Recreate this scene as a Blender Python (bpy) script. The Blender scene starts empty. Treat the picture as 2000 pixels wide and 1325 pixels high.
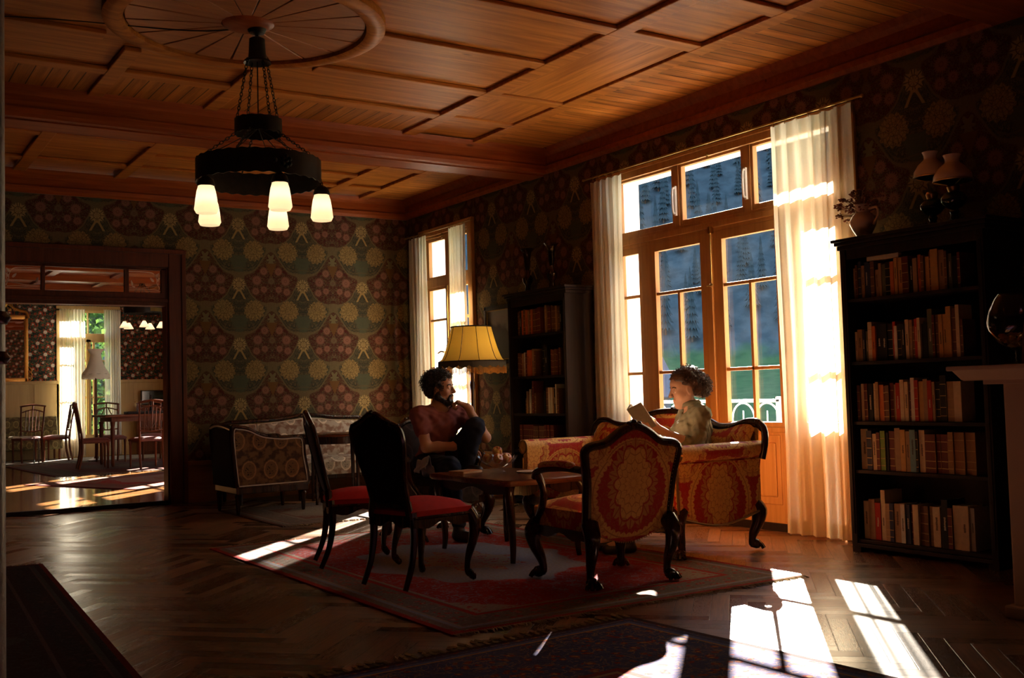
import bpy, bmesh, math, random
import numpy as np
from mathutils import Vector, Matrix, noise as mnoise
PI = math.pi
S = bpy.context.scene
COL = S.collection
random.seed(7)

# ------------------------------------------------------------------ camera
def make_camera():
    y, p, r = 0.57518132, 0.05132624, -0.02758882
    fwd = Vector((math.sin(y)*math.cos(p), math.cos(y)*math.cos(p), math.sin(p)))
    right = Vector((math.cos(y), -math.sin(y), 0)); up = right.cross(fwd)
    R2 = math.cos(r)*right + math.sin(r)*up
    U2 = -math.sin(r)*right + math.cos(r)*up
    M = Matrix((R2, U2, -fwd)).transposed().to_4x4()
    M.translation = Vector((0, 0, 1.12))
    cd = bpy.data.cameras.new('camera'); cd.sensor_width = 36; cd.sensor_fit = 'HORIZONTAL'
    cd.lens = 36*2065.74/2000; cd.clip_start = .02; cd.clip_end = 600
    c = bpy.data.objects.new('camera', cd); COL.objects.link(c); c.matrix_world = M
    S.camera = c
make_camera()
# ------------------------------------------------------------------ world, sun, exposure
W = bpy.data.worlds.new('sky'); S.world = W; W.use_nodes = True
W.node_tree.nodes['Background'].inputs[0].default_value = (.62, .78, 1, 1)
W.node_tree.nodes['Background'].inputs[1].default_value = 3.0
sd = bpy.data.lights.new('sun', 'SUN'); sd.energy = 80; sd.angle = .009; sd.color = (1, .93, .82)
so = bpy.data.objects.new('sun', sd); COL.objects.link(so)
el = math.radians(24.1)
so.rotation_euler = Vector((math.cos(el)*.7071, math.cos(el)*.7071, math.sin(el))).to_track_quat('Z', 'Y').to_euler()
so.location = (20, 20, 15)
S.view_settings.view_transform = 'Standard'; S.view_settings.look = 'None'
S.view_settings.gamma = 1; S.view_settings.exposure = 0.08; S.view_settings.use_curve_mapping = False

# ------------------------------------------------------------------ node helper
class V:
    def __init__(s, nt, k): s.nt = nt; s.k = k
    def _m(s, op, *a, clamp=False):
        n = s.nt.nodes.new('ShaderNodeMath'); n.operation = op; n.use_clamp = clamp
        for i, x in enumerate((s,)+a):
            if isinstance(x, V): s.nt.links.new(x.k, n.inputs[i])
            else: n.inputs[i].default_value = x
        return V(s.nt, n.outputs[0])
    def __add__(s, o): return s._m('ADD', o)
    __radd__ = __add__
    def __sub__(s, o): return s._m('SUBTRACT', o)
    def __rsub__(s, o): return (s*-1)+o
    def __mul__(s, o): return s._m('MULTIPLY', o)
    __rmul__ = __mul__
    def __truediv__(s, o): return s._m('DIVIDE', o)
    def __lt__(s, o): return s._m('LESS_THAN', o)
    def __gt__(s, o): return s._m('GREATER_THAN', o)
    def abs(s): return s._m('ABSOLUTE')
    def floor(s): return s._m('FLOOR')
    def fr(s): return s._m('FRACT')
    def cos(s): return s._m('COSINE')
    def sin(s): return s._m('SINE')
    def sqrt(s): return s._m('SQRT')
    def pow(s, o): return s._m('POWER', o)
    def min(s, o): return s._m('MINIMUM', o)
    def max(s, o): return s._m('MAXIMUM', o)
    def atan2(s, o): return s._m('ARCTAN2', o)
    def modf(s, m): return s - (s/m).floor()*m
    def tri(s, P): return ((s/P+.5).fr()-.5).abs()*P        # distance to the nearest multiple of P
    def sm(s, a, b):                                          # smooth 0..1 between a and b
        n = s.nt.nodes.new('ShaderNodeMapRange'); n.interpolation_type = 'SMOOTHSTEP'
        s.nt.links.new(s.k, n.inputs[0]); n.inputs[1].default_value = a; n.inputs[2].default_value = b
        return V(s.nt, n.outputs[0])
class Mat:
    def __init__(s, name, rough=.6, metal=0, spec=.5):
        s.m = bpy.data.materials.new(name); s.m.use_nodes = True; s.nt = s.m.node_tree
        s.b = s.nt.nodes['Principled BSDF']; s.out = s.nt.nodes['Material Output']
        s.b.inputs['Roughness'].default_value = rough; s.b.inputs['Metallic'].default_value = metal
        s.b.inputs['Specular IOR Level'].default_value = spec
    def n(s, t, **kw):
        n = s.nt.nodes.new(t)
        for k, v in kw.items(): setattr(n, k, v)
        return n
    def coords(s, kind='Object'):
        tc = s.n('ShaderNodeTexCoord'); sp = s.n('ShaderNodeSeparateXYZ'); s.nt.links.new(tc.outputs[kind], sp.inputs[0])
        return [V(s.nt, sp.outputs[i]) for i in range(3)]
    def vec(s, x, y, z=0):
        n = s.n('ShaderNodeCombineXYZ')
        for i, a in enumerate((x, y, z)):
            if isinstance(a, V): s.nt.links.new(a.k, n.inputs[i])
            else: n.inputs[i].default_value = a
        return n.outputs[0]
    def noise(s, vec, scale, detail=3, dist=0, out=0):
        n = s.n('ShaderNodeTexNoise'); n.inputs['Scale'].default_value = scale; n.inputs['Detail'].default_value = detail
        n.inputs['Distortion'].default_value = dist; s.nt.links.new(vec, n.inputs['Vector']); return V(s.nt, n.outputs[out])
    def vor(s, vec, scale, feature='F1', out='Distance'):
        n = s.n('ShaderNodeTexVoronoi', feature=feature); n.inputs['Scale'].default_value = scale
        s.nt.links.new(vec, n.inputs['Vector']); return V(s.nt, n.outputs[out])
    def white(s, vec, out='Value'):
        n = s.n('ShaderNodeTexWhiteNoise', noise_dimensions='3D'); s.nt.links.new(vec, n.inputs[0]); return V(s.nt, n.outputs[out])
    def mix(s, f, a, b):
        n = s.n('ShaderNodeMix', data_type='RGBA')
        s.nt.links.new(f.k, n.inputs[0]) if isinstance(f, V) else setattr(n.inputs[0], 'default_value', f)
        for i, c in ((6, a), (7, b)):
            if isinstance(c, tuple): n.inputs[i].default_value = (*c, 1)
            else: s.nt.links.new(c, n.inputs[i])
        return n.outputs[2]
    def mul(s, c, f):
        n = s.n('ShaderNodeVectorMath', operation='SCALE')
        s.nt.links.new(c, n.inputs[0]); s.nt.links.new(f.k, n.inputs['Scale']); return n.outputs[0]
    def col(s, c):
        if isinstance(c, tuple): s.b.inputs['Base Color'].default_value = (*c, 1)
        else: s.nt.links.new(c, s.b.inputs['Base Color'])
        return s
    def rough(s, v): s.nt.links.new(v.k, s.b.inputs['Roughness']); return s
    def bump(s, v, st=.3, d=.01):
        n = s.n('ShaderNodeBump'); n.inputs['Strength'].default_value = st; n.inputs['Distance'].default_value = d
        s.nt.links.new(v.k, n.inputs['Height']); s.nt.links.new(n.outputs[0], s.b.inputs['Normal']); return s
def plain(name, c, rough=.6, metal=0, spec=.5, var=.15, scale=8):
    m = Mat(name, rough, metal, spec); x, y, z = m.coords()
    nz = m.noise(m.vec(x, y, z), scale, 4)
    m.col(m.mix(nz, tuple(a*(1-var) for a in c), tuple(min(1, a*(1+var)) for a in c))); m.bump(nz, .15, .004)
    return m.m
def wood(name, a, b, rough=.4, axis='x', scale=1, planks=0, spec=.5, knots=True):
    m = Mat(name, rough, 0, spec); x, y, z = m.coords()
    if axis == 'y': x, y = y, x
    if axis == 'z': x, z = z, x
    s1 = m.noise(m.vec(x*.6, y*9, z*9), 2.2*scale, 4, .6)
    s2 = m.noise(m.vec(x*1.5, y*60, z*60), 2.5*scale, 2)
    f = (s1*.75 + s2*.35).sm(.3, .8)
    c = m.mix(f, a, b)
    if knots:
        k = m.vor(m.vec(x*.9, y*3.2, z*3.2), 1.3).sm(.075, .02)
        c = m.mix(k*.8, c, tuple(v*.35 for v in a))
    h = s2*.3
    if planks:
        g = y.tri(planks).sm(.007, .001); c = m.mix(g, c, tuple(v*.12 for v in a))
        w = m.white(m.vec((y/planks).floor(), 0, 0)); c = m.mul(c, w*.35+.8); h = h - g
    m.col(c); m.bump(h, .25, .004); return m.m

# ------------------------------------------------------------------ mesh helper
class MB:
    def __init__(s): s.v = []; s.f = []; s.uv = None
    def add(s, vs, fs, M=None):
        o = len(s.v)
        if M is not None: vs = [tuple(M @ Vector(v)) for v in vs]
        s.v += [tuple(v) for v in vs]; s.f += [tuple(i+o for i in f) for f in fs]; return s
    def box(s, a, b, M=None, bev=0):
        x0, y0, z0 = (min(a[i], b[i]) for i in range(3)); x1, y1, z1 = (max(a[i], b[i]) for i in range(3))
        if bev:
            bm = bmesh.new(); bmesh.ops.create_cube(bm, size=1)
            for v in bm.verts: v.co = ((x0+x1)/2+v.co.x*(x1-x0), (y0+y1)/2+v.co.y*(y1-y0), (z0+z1)/2+v.co.z*(z1-z0))
            bmesh.ops.bevel(bm, geom=bm.edges[:], offset=bev, segments=2, affect='EDGES', profile=.6)
            bm.verts.index_update(); vs = [v.co[:] for v in bm.verts]; fs = [[v.index for v in f.verts] for f in bm.faces]; bm.free()
            return s.add(vs, fs, M)
        return s.add([(x0,y0,z0),(x1,y0,z0),(x1,y1,z0),(x0,y1,z0),(x0,y0,z1),(x1,y0,z1),(x1,y1,z1),(x0,y1,z1)],
                     [(0,3,2,1),(4,5,6,7),(0,1,5,4),(1,2,6,5),(2,3,7,6),(3,0,4,7)], M)
    def tube(s, pts, rad, seg=10, cap=True, closed=False, flat=None):
        pts = [Vector(p) for p in pts]; n = len(pts)
        if not hasattr(rad, '__len__'): rad = [rad]*n
        rings = []; prev = None
        for i, p in enumerate(pts):
            if closed: t = pts[(i+1) % n]-pts[i-1]
            else: t = pts[min(i+1, n-1)]-pts[max(i-1, 0)]
            t.normalize()
            if prev is None:
                a = Vector((0, 0, 1)) if abs(t.z) < .9 else Vector((1, 0, 0))
                u = t.cross(a).normalized()
            else: u = (prev - t*prev.dot(t)).normalized()
            prev = u; w = t.cross(u)
            fx, fy = flat if flat else (1, 1)
            rings.append([tuple(p+rad[i]*(math.cos(2*PI*k/seg)*u*fx+math.sin(2*PI*k/seg)*w*fy)) for k in range(seg)])
        o = len(s.v); s.v += [v for r in rings for v in r]
        for i in range(n if closed else n-1):
            j = (i+1) % n
            for k in range(seg): s.f.append((o+i*seg+k, o+i*seg+(k+1) % seg, o+j*seg+(k+1) % seg, o+j*seg+k))
        if cap and not closed:
            s.f.append(tuple(o+k for k in range(seg))[::-1]); s.f.append(tuple(o+(n-1)*seg+k for k in range(seg)))
        return s
    def lathe(s, prof, c=(0, 0, 0), seg=24, M=None, wob=None):
        vs = []; fs = []; n = len(prof)
        for j, (r, z) in enumerate(prof):
            for k in range(seg):
                a = 2*PI*k/seg; rr = r*(wob(a, j) if wob else 1)
                vs.append((c[0]+rr*math.cos(a), c[1]+rr*math.sin(a), c[2]+z))
        for j in range(n-1):
            for k in range(seg): fs.append((j*seg+k, j*seg+(k+1) % seg, (j+1)*seg+(k+1) % seg, (j+1)*seg+k))
        if prof[0][0] > 1e-4: fs.append(tuple(range(seg))[::-1])
        if prof[-1][0] > 1e-4: fs.append(tuple((n-1)*seg+k for k in range(seg)))
        return s.add(vs, fs, M)
    def ball(s, c, r, seg=14, sc=(1, 1, 1)):
        n = seg//2; return s.lathe([(max(1e-5, r*math.sin(PI*i/n))*1, -r*math.cos(PI*i/n)*sc[2]) for i in range(n+1)], c, seg,
                                   Matrix.Translation(c) @ Matrix.Diagonal((sc[0], sc[1], 1, 1)) @ Matrix.Translation(-Vector(c)))
    def prism(s, out, t0, t1, axis='y', M=None):
        # out: 2D outline; extruded along axis between t0 and t1
        def P(a, b, t): return (t, a, b) if axis == 'x' else (a, t, b) if axis == 'y' else (a, b, t)
        n = len(out); vs = [P(a, b, t0) for a, b in out]+[P(a, b, t1) for a, b in out]
        fs = [tuple(range(n)), tuple(range(n, 2*n))[::-1]]+[(i, i+n, (i+1) % n+n, (i+1) % n) for i in range(n)]
        return s.add(vs, fs, M)
    def grid(s, fn, nu, nv, closeu=False):
        vs = [fn(i/(nu if closeu else nu-1), j/(nv-1)) for j in range(nv) for i in range(nu)]
        fs = [(j*nu+i, j*nu+(i+1) % nu, (j+1)*nu+(i+1) % nu, (j+1)*nu+i) for j in range(nv-1) for i in range(nu if closeu else nu-1)]
        return s.add(vs, fs)
    def build(s, name, mat, parent=None, smooth=False, boxuv=False, bevel=0, sub=0, solid=0):
        me = bpy.data.meshes.new(name); me.from_pydata(s.v, [], s.f)
        bm = bmesh.new(); bm.from_mesh(me); bmesh.ops.recalc_face_normals(bm, faces=bm.faces[:]); bm.to_mesh(me); bm.free()
        for mm in (mat if isinstance(mat, (list, tuple)) else [mat]): me.materials.append(mm)
        if boxuv:
            uv = me.uv_layers.new(name='UVMap').data
            for p in me.polygons:
                n = p.normal; ax = max(range(3), key=lambda i: abs(n[i]))
                for li in p.loop_indices:
                    c = me.vertices[me.loops[li].vertex_index].co
                    uv[li].uv = (c.y, c.z) if ax == 0 else (c.x, c.z) if ax == 1 else (c.x, c.y)
        o = bpy.data.objects.new(name, me); COL.objects.link(o)
        if smooth:
            me.polygons.foreach_set('use_smooth', [True]*len(me.polygons))
            if smooth != 'all':
                me.set_sharp_from_angle(angle=math.radians(42))
        if parent is not None: o.parent = parent
        if bevel:
            m = o.modifiers.new('bevel', 'BEVEL'); m.width = bevel; m.segments = 2; m.limit_method = 'ANGLE'
        if solid:
            m = o.modifiers.new('solid', 'SOLIDIFY'); m.thickness = solid; m.offset = 0
        if sub:
            m = o.modifiers.new('sub', 'SUBSURF'); m.levels = sub; m.render_levels = sub
        return o
def empty(name, label, cat, loc=(0, 0, 0), rz=0, group=None):
    o = bpy.data.objects.new(name, None); COL.objects.link(o); o.location = loc; o.rotation_euler = (0, 0, rz)
    o.empty_display_size = .1
    return tag(o, label, cat, group)
def tag(o, label, cat, group=None, kind=None):
    if label: o['label'] = label
    if cat: o['category'] = cat
    if group: o['group'] = group
    if kind: o['kind'] = kind
    return o
def struct(o): o['kind'] = 'structure'; return o
def sroot(name):
    o = bpy.data.objects.new(name, None); COL.objects.link(o); o['kind'] = 'structure'; return o
def copy_tree(o, parent=None):
    c = o.copy(); COL.objects.link(c); c.parent = parent
    for ch in list(o.children): copy_tree(ch, c)
    return c
def crv(pts, n=24, closed=False):
    """Catmull-Rom through the points"""
    P = [Vector(p) for p in pts]; m = len(P); out = []
    segs = m if closed else m-1
    for i in range(segs):
        if closed: a, b, c, d = P[i-1], P[i], P[(i+1) % m], P[(i+2) % m]
        else: a, b, c, d = P[max(i-1, 0)], P[i], P[i+1], P[min(i+2, m-1)]
        k = max(2, n//segs)
        for j in range(k):
            t = j/k; out.append(.5*((2*b)+(c-a)*t+(2*a-5*b+4*c-d)*t*t+(3*b-a-3*c+d)*t**3))
    if not closed: out.append(P[-1])
    return out
def crv2(pts, n=24, closed=False): return [(p.x, p.y) for p in crv([(a, b, 0) for a, b in pts], n, closed)]
# ------------------------------------------------------------------ pattern materials
def flower(m, u, v, cu, cv, R, n, inner=.25, depth=.3):
    """returns (mask, shade) of a petalled flower"""
    du = u-cu; dv = v-cv; r = (du*du+dv*dv).sqrt(); a = dv.atan2(du)
    ca = (a*n).cos(); mask = (r - (ca*depth*.5+(1-depth*.5))*R).sm(.004, -.004)
    vein = (a*(n/2)).sin().abs().sm(.0, .55); ring = (r-inner*R).abs().sm(.0, .006)
    return mask, vein.min(ring)*.6+.4
def wallpaper(name, axis, u0, z0=2.47, P=.78, Q=.70):
    m = Mat(name, .85, 0, .15); x, y, z = m.coords(); c = x if axis == 'x' else y
    u = (c-u0).tri(P)                       # 0 .. .39 from the rosette column, mirrored
    v = ((z*-1+z0)/Q).fr()*Q                # 0 .. .70 downwards from the rosette
    vv = ((z*-1+z0+Q/2)/Q).fr()*Q-Q/2       # -.35 .. .35
    wv = m.vec(u, v, 0)
    wn = m.noise(wv, 7, 3); ud = u+(wn-.5)*.03; vd = v+(wn-.5)*-.03
    g = (ud*(2*PI/P)).cos()+((vd+(u*(4*PI/P)).cos()*.045-.30)*(2*PI/Q)).cos()
    vine = g.abs().sm(.16, .07)
    red = m.mix(m.noise(wv, 30), (.060, .009, .006), (.11, .018, .012)); green = m.mix(m.noise(wv, 12), (.036, .036, .022), (.066, .066, .04))
    olive = (.12, .088, .038); gold = (.34, .22, .075); pink = (.26, .115, .068)
    base = m.mix(g.sm(-.05, .05), red, green)
    # scrolling small leaves everywhere
    lv = m.vor(m.vec(ud+wn*.05, vd*.8, 0), 26, 'DISTANCE_TO_EDGE').sm(.015, .05)
    lv2 = m.noise(m.vec(u*1.0, v, 3), 22, 2, 1.6); leaf = (lv2-.5).abs().sm(.045, .02)
    base = m.mix(leaf*.9, base, olive)
    leaf2 = (m.noise(m.vec(u, v, 9), 16, 1, 2.2)-.52).abs().sm(.035, .015); base = m.mix(leaf2*.75, base, (.16, .11, .05))
    base = m.mix((1-lv)*.55, base, (.035, .02, .014))
    # green fan below the chrysanthemums
    fan = (u-(v-.28).abs()*.0-((v*-1+.62)*.45)).sm(.03, -.01)*(v > .36)*(v < .62)
    base = m.mix(fan*.85, base, (.085, .09, .05))
    base = m.mix(vine, base, m.mix(m.noise(wv, 60), (.10, .07, .03), (.19, .14, .06)))
    vl = ((g-.36).abs().sm(.07, .03))*(g > 0); base = m.mix(vl*.7, base, olive)
    # lilies at column B
    ub = u*-1+P/2
    lil = (ub*ub*9+(v-.40)*(v-.40)*3).sqrt(); la = (v-.40).atan2(ub)
    lm = (lil-((la*6).cos()*.25+.75)*.16).sm(.01, -.01); base = m.mix(lm, base, (.17, .14, .06))
    pot = (ub-(v*-1+.60)*.42).sm(.006, -.004)*(v > .44)*(v < .60); base = m.mix(pot, base, (.15, .07, .018))
    for cu, cv, R, n, colr in ((.215, -.055, .062, 18, pink), (.30, -.165, .052, 14, pink), (.20, .075, .05, 16, pink), (.30, .05, .045, 14, pink), (.39, -.05, .045, 12, (.15, .11, .05))):
        mk, sh = flower(m, u, vv, cu, cv, R, n); base = m.mix(mk, base, m.mul(m.mix(sh, (.09, .016, .01), colr), sh*.0+1))
    mk, sh = flower(m, u+(wn-.5)*.03, v+(wn-.5)*.03, .178, .30, .132, 13, .35, .16)
    pet = m.vor(m.vec(u-.19, v-.29, 0), 34, 'DISTANCE_TO_EDGE').sm(.0, .09)*.6+.4
    base = m.mix(mk, base, m.mul(m.mix(sh, (.15, .09, .03), gold), pet*.85))
    mk, sh = flower(m, u, vv, 0, 0, .088, 9, .45, .25)
    base = m.mix(mk, base, m.mul(m.mix(sh, (.16, .10, .04), (.36, .25, .10)), sh))
    tip = (u-(vv-.04)*.55).abs().sm(.016, .008)*(vv > .06)*(vv < .17); base = m.mix(tip, base, gold)
    base = m.mul(base, u*0+.80)
    m.col(base); return m.m
WPX = wallpaper('wallpaper_back', 'x', 4.785)
WPY = wallpaper('wallpaper_side', 'y', 4.45)
def floral_paper():
    m = Mat('wallpaper_dark_floral', .85, 0, .15); x, y, z = m.coords()
    P, Q = .29, .23; row = (z/Q).floor(); sh = row.modf(2)*(P/2)
    u = (((x+sh)/P).fr()-.5)*P; v = ((z/Q).fr()-.5)*Q; wv = m.vec(u, v, row.modf(2))
    base = m.mix(m.noise(wv, 26, 2, 1).sm(.45, .6), (.018, .028, .024), (.09, .10, .05))
    r2 = m.noise(m.vec(u, v, 5), 13, 2, 1.5); base = m.mix(r2.sm(.53, .62), base, (.30, .045, .02))
    for cu, cv, R, n, c in ((0, 0, .042, 8, (.62, .56, .47)), (.10, .06, .026, 6, (.5, .45, .38)), (-.09, -.07, .022, 6, (.5, .42, .34))):
        mk, s2 = flower(m, u, v, cu, cv, R, n); base = m.mix(mk, base, m.mix(s2, (.3, .2, .13), c))
    m.col(base); return m.m
WPF = floral_paper()
def herringbone():
    m = Mat('herringbone_parquet', .35, 0, .5); x, y, z = m.coords(); w = .092; n = 7
    a = (x+y)*(.70711/w)+400; b = (y-x)*(.70711/w)+400
    i = a.floor(); j = b.floor(); k = (i-j).modf(2*n); hz = k < n-.5
    fa = a.fr(); fb = b.fr()
    k2 = k-n
    # horizontal plank: along a ; vertical plank: along b (its cell index from the other end)
    along_h = k+fa; along_v = (k2*-1+(n-1))+fb
    along = hz*along_h+(1-hz)*along_v; across = hz*fb+(1-hz)*fa
    idp = m.vec(hz*j+(1-hz)*i, hz*(i-k)+(1-hz)*(j-(k2*-1+(n-1))), hz)
    rnd = m.white(idp)
    e = across.min(1-across).min(along.min(n-along)); gap = e.sm(.03, .008)
    gr = m.noise(m.vec(along*.35, across*5, rnd*50), 1.6, 5, .5); gr2 = m.noise(m.vec(along*1.2, across*40, rnd*30), 1.5, 2)
    c = m.mix((gr*.7+gr2*.35).sm(.3, .75), (.095, .038, .014), (.24, .105, .040))
    c = m.mul(c, rnd*.85+.5); c = m.mix(gap, c, (.008, .004, .002))
    m.col(c); m.rough(gr2*.12+rnd*.08+.19); m.bump(gr2*.03-gap, .35, .004)
    wn = m.n('ShaderNodeTexWhiteNoise', noise_dimensions='3D'); m.nt.links.new(idp, wn.inputs[0]); ge = m.n('ShaderNodeNewGeometry')
    v1 = m.n('ShaderNodeVectorMath', operation='SUBTRACT'); m.nt.links.new(wn.outputs['Color'], v1.inputs[0]); v1.inputs[1].default_value = (.5, .5, .5)
    v2 = m.n('ShaderNodeVectorMath', operation='MULTIPLY_ADD'); m.nt.links.new(v1.outputs[0], v2.inputs[0]); v2.inputs[1].default_value = (.034, .034, 0); m.nt.links.new(ge.outputs['Normal'], v2.inputs[2])
    v3 = m.n('ShaderNodeVectorMath', operation='NORMALIZE'); m.nt.links.new(v2.outputs[0], v3.inputs[0])
    bn = [n for n in m.nt.nodes if n.type == 'BUMP'][0]; m.nt.links.new(v3.outputs[0], bn.inputs['Normal'])
    # every plank lies at its own slight tilt
    return m.m
def rug_mat(name, hx, hy, edge, border, field, accent, medal, kx=1, med=True, bw=.30):
    m = Mat(name, .95, 0, .05); x, y, z = m.coords(); ax = x.abs(); ay = y.abs()
    e = (ax*-1+hx).min(ay*-1+hy)
    wv = m.vec(ax, ay, 0); wob = m.noise(wv, 14, 2)
    fl = m.vor(m.vec(ax+wob*.06, ay-wob*.06, 0), 17); fl2 = m.vor(m.vec(ax, ay, 4), 38)
    dots = m.noise(m.vec(ax, ay, 2), 55, 2)
    mot = m.mix(fl.sm(.42, .30), accent, field); mot = m.mix(fl.sm(.24, .14), mot, medal); mot = m.mix(fl2.sm(.22, .12)*.8, mot, accent)
    fieldc = m.mix((m.noise(m.vec(ax, ay, 7), 11, 3, 1.2)-.5).abs().sm(.035, .012)*.6, field, medal)
    fieldc = m.mix(fl2.sm(.25, .1)*.55, fieldc, accent)
    bord = m.mix(fl.sm(.36, .28), border, m.mix(fl.sm(.2, .12), field, accent)); bord = m.mix(fl2.sm(.2, .1)*.7, bord, medal); bord = m.mix((m.noise(m.vec(ax, ay, 11), 13, 2, 1.3)-.5).abs().sm(.03, .012)*.5, bord, accent)
    if med:
        ang = (ay*(1/kx)).atan2(ax); r = (ax*ax+ay*ay*(1/kx/kx)).sqrt(); lob = (ang*8).cos()*.045+(ang*16).cos()*.02
        R = hx*.55; mm = (r-lob-R).sm(.01, -.01); m2 = (r-lob-R*.45).sm(.01, -.01)
        fieldc = m.mix(mm, fieldc, m.mix(fl2.sm(.3, .15), medal, m.mix(fl.sm(.4, .25), accent, medal)))
        fieldc = m.mix(m2, fieldc, mot)
        cr = ((ax*-1+hx)*(ax*-1+hx)+(ay*-1+hy)*(ay*-1+hy)).sqrt()-lob*.6; fieldc = m.mix((cr-hx*.62).sm(.01, -.01), fieldc, mot)
    c = m.mix((e-hx*bw).sm(-.002, .002), bord, fieldc)
    for d, wd, cc in ((hx*bw, .012, accent), (hx*.10, .012, accent), (hx*(bw-.03), .02, field), (hx*.085, .014, medal), (hx*.06, .012, border)):
        c = m.mix((e-d).abs().sm(wd, wd*.7), c, cc)
    c = m.mix(e.sm(hx*.035, hx*.03), c, edge)
    c = m.mul(c, dots*.7+.6); m.col(c); m.bump(dots, .6, .004); return m.m
def damask(name, ground, gold, gold2, P=.46, Q=.50, u0=0, v0=0, two=True):
    m = Mat(name, .55, 0, .3); tc = m.n('ShaderNodeTexCoord'); sp = m.n('ShaderNodeSeparateXYZ'); m.nt.links.new(tc.outputs['UV'], sp.inputs[0])
    X, Y = V(m.nt, sp.outputs[0])-u0, V(m.nt, sp.outputs[1])-v0
    def motif(u, v, s):
        # palmette: pointed oval body with a lobed edge and rows of inner petals
        a = v.atan2(u*1.15); top = (a.sin()*1.0).max(0)
        r = (u*u*1.45+v*v*.85).sqrt()/s; lob = (a*5).cos().abs()*.036; R = .118+(a.sin().abs().pow(4))*.050
        body = (r-lob-R).sm(.005, -.003)
        ring = (r*(1/.042)).floor(); ph = ring.modf(2)*(PI/2)
        rr = r+((a*7+ph).cos().abs())*.020; ln = (rr*(PI/.042)).sin().abs().sm(.02, .38); rib = (a*7+ph).sin().abs().sm(.0, .22)
        fr_ = (a*10).cos().abs(); fb = (r-.178-fr_*.034-(a.sin().abs().pow(4))*.03).sm(.004, -.003)*(r-lob-R-.014).sm(-.002, .003)
        fv = (a*10).sin().abs().sm(.0, .35).min((a*20+r*60).sin().abs().sm(.0, .3)*.5+.5)
        return body, ln.min(rib*.6+.4), fb, fv
    u = X.tri(P); v = ((Y/Q).fr()-.5)*Q
    b1, s1, f1, g1 = motif(u, v, 1.0)
    u2 = u*-1+P/2; v2 = ((Y/Q+.5).fr()-.5)*Q; b2, s2, f2, g2 = motif(u2, v2, .78)
    wv = m.vec(u, v, 1); wob = m.noise(wv, 9, 2)
    def scroll(cu, cv, R, w, n, a0, a1):
        du = u-cu; dv = v-cv; q = (du*du+dv*dv).sqrt(); a = dv.atan2(du); ser = (a*n).cos().abs()
        k = ((q-R).abs()-ser*w*.45-w*.55).sm(.004, -.003)*(a > a0)*(a < a1)
        return k, (q-R).abs().sm(.0, .006).min((a*n).sin().abs().sm(0, .3)*.6+.4)
    lv = (m.noise(m.vec(u, v, 6), 20, 2, 1.4)-.5).abs().sm(.035, .02)
    c = m.mix(m.noise(wv, 90), ground, tuple(k*.7 for k in ground))
    c = m.mix(lv*.55, c, gold2)
    for args in ((0, -.05*Q/.6, .262, .030, 20, -2.6, .9), (.30, .24, .115, .026, 11, -3.2, 3.2), (.30, -.24, .10, .024, 10, -3.2, 3.2), (0, .02, .225, .014, 26, .55, 2.4)):
        k, sh = scroll(*args); c = m.mix(k, c, m.mix(sh, gold2, gold))
    for b, s in ((f2, g2), (f1, g1)): c = m.mix(b*.85, c, m.mix(s, tuple(q*.5+g_*.3 for q, g_ in zip(ground, gold2)), tuple(q*.6+g_*.3 for q, g_ in zip(gold, gold2))))
    for b, s in ((b2, s2), (b1, s1)): c = m.mix(b, c, m.mix(s, gold2, gold))
    scr = b2
    fine = m.noise(m.vec(X*30, Y*300, 0), 1.2, 1); c = m.mul(c, fine*.3+.85)
    m.col(c); m.bump(scr.max(b1)*.5+fine*.2, .25, .003); return m.m
def fade_fabric(name, base, blot, flowerc, sc=1):
    m = Mat(name, .8, 0, .2); tc = m.n('ShaderNodeTexCoord'); sp = m.n('ShaderNodeSeparateXYZ'); m.nt.links.new(tc.outputs['UV'], sp.inputs[0])
    u = V(m.nt, sp.outputs[0]); v = V(m.nt, sp.outputs[1])
    P, Q = .20*sc, .26*sc; row = (v/Q).floor(); a = (((u+row.modf(2)*(P/2))/P).fr()-.5)*P; b = ((v/Q).fr()-.5)*Q
    wv = m.vec(a, b, 0); r = (a*a*1.6+b*b).sqrt()+(m.noise(wv, 30, 3)-.5)*.03
    c = m.mix((r-.085*sc).sm(.012, -.012), m.mix(m.noise(m.vec(u, v, 0), 14, 3).sm(.4, .6), base, blot), base)
    c = m.mix(((r-.075*sc).abs()).sm(.012, .004), c, tuple(min(1, k*1.8) for k in base))
    c = m.mix(((r-.045*sc).sm(.01, -.01))*m.vor(wv, 50).sm(.5, .3), c, flowerc)
    m.col(c); m.bump(m.noise(m.vec(u, v, 0), 60, 2), .3, .003); return m.m
def curtain_mat(name, c, tr=.22, rough=.8):
    m = Mat(name); nt = m.nt; x, y, z = m.coords()
    wv = m.noise(m.vec(x*2, y*2, z*40), 20, 2)
    d = m.n('ShaderNodeBsdfDiffuse'); t = m.n('ShaderNodeBsdfTranslucent'); p = m.n('ShaderNodeBsdfTransparent')
    cc = m.mul(m.mix(0.0, c, c), wv*.15+.9)
    for q in (d, t): nt.links.new(cc, q.inputs[0])
    p.inputs[0].default_value = (1, .97, .9, 1)
    a = m.n('ShaderNodeMixShader'); a.inputs[0].default_value = .62; nt.links.new(d.outputs[0], a.inputs[1]); nt.links.new(t.outputs[0], a.inputs[2])
    lw = m.n('ShaderNodeLayerWeight'); lw.inputs[0].default_value = .5; ft = ((1-V(nt, lw.outputs['Facing'])).pow(3.0))*(tr*1.9)
    b = m.n('ShaderNodeMixShader'); nt.links.new(ft.k, b.inputs[0]); nt.links.new(a.outputs[0], b.inputs[1]); nt.links.new(p.outputs[0], b.inputs[2])
    nt.links.new(b.outputs[0], m.out.inputs[0]); return m.m
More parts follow.
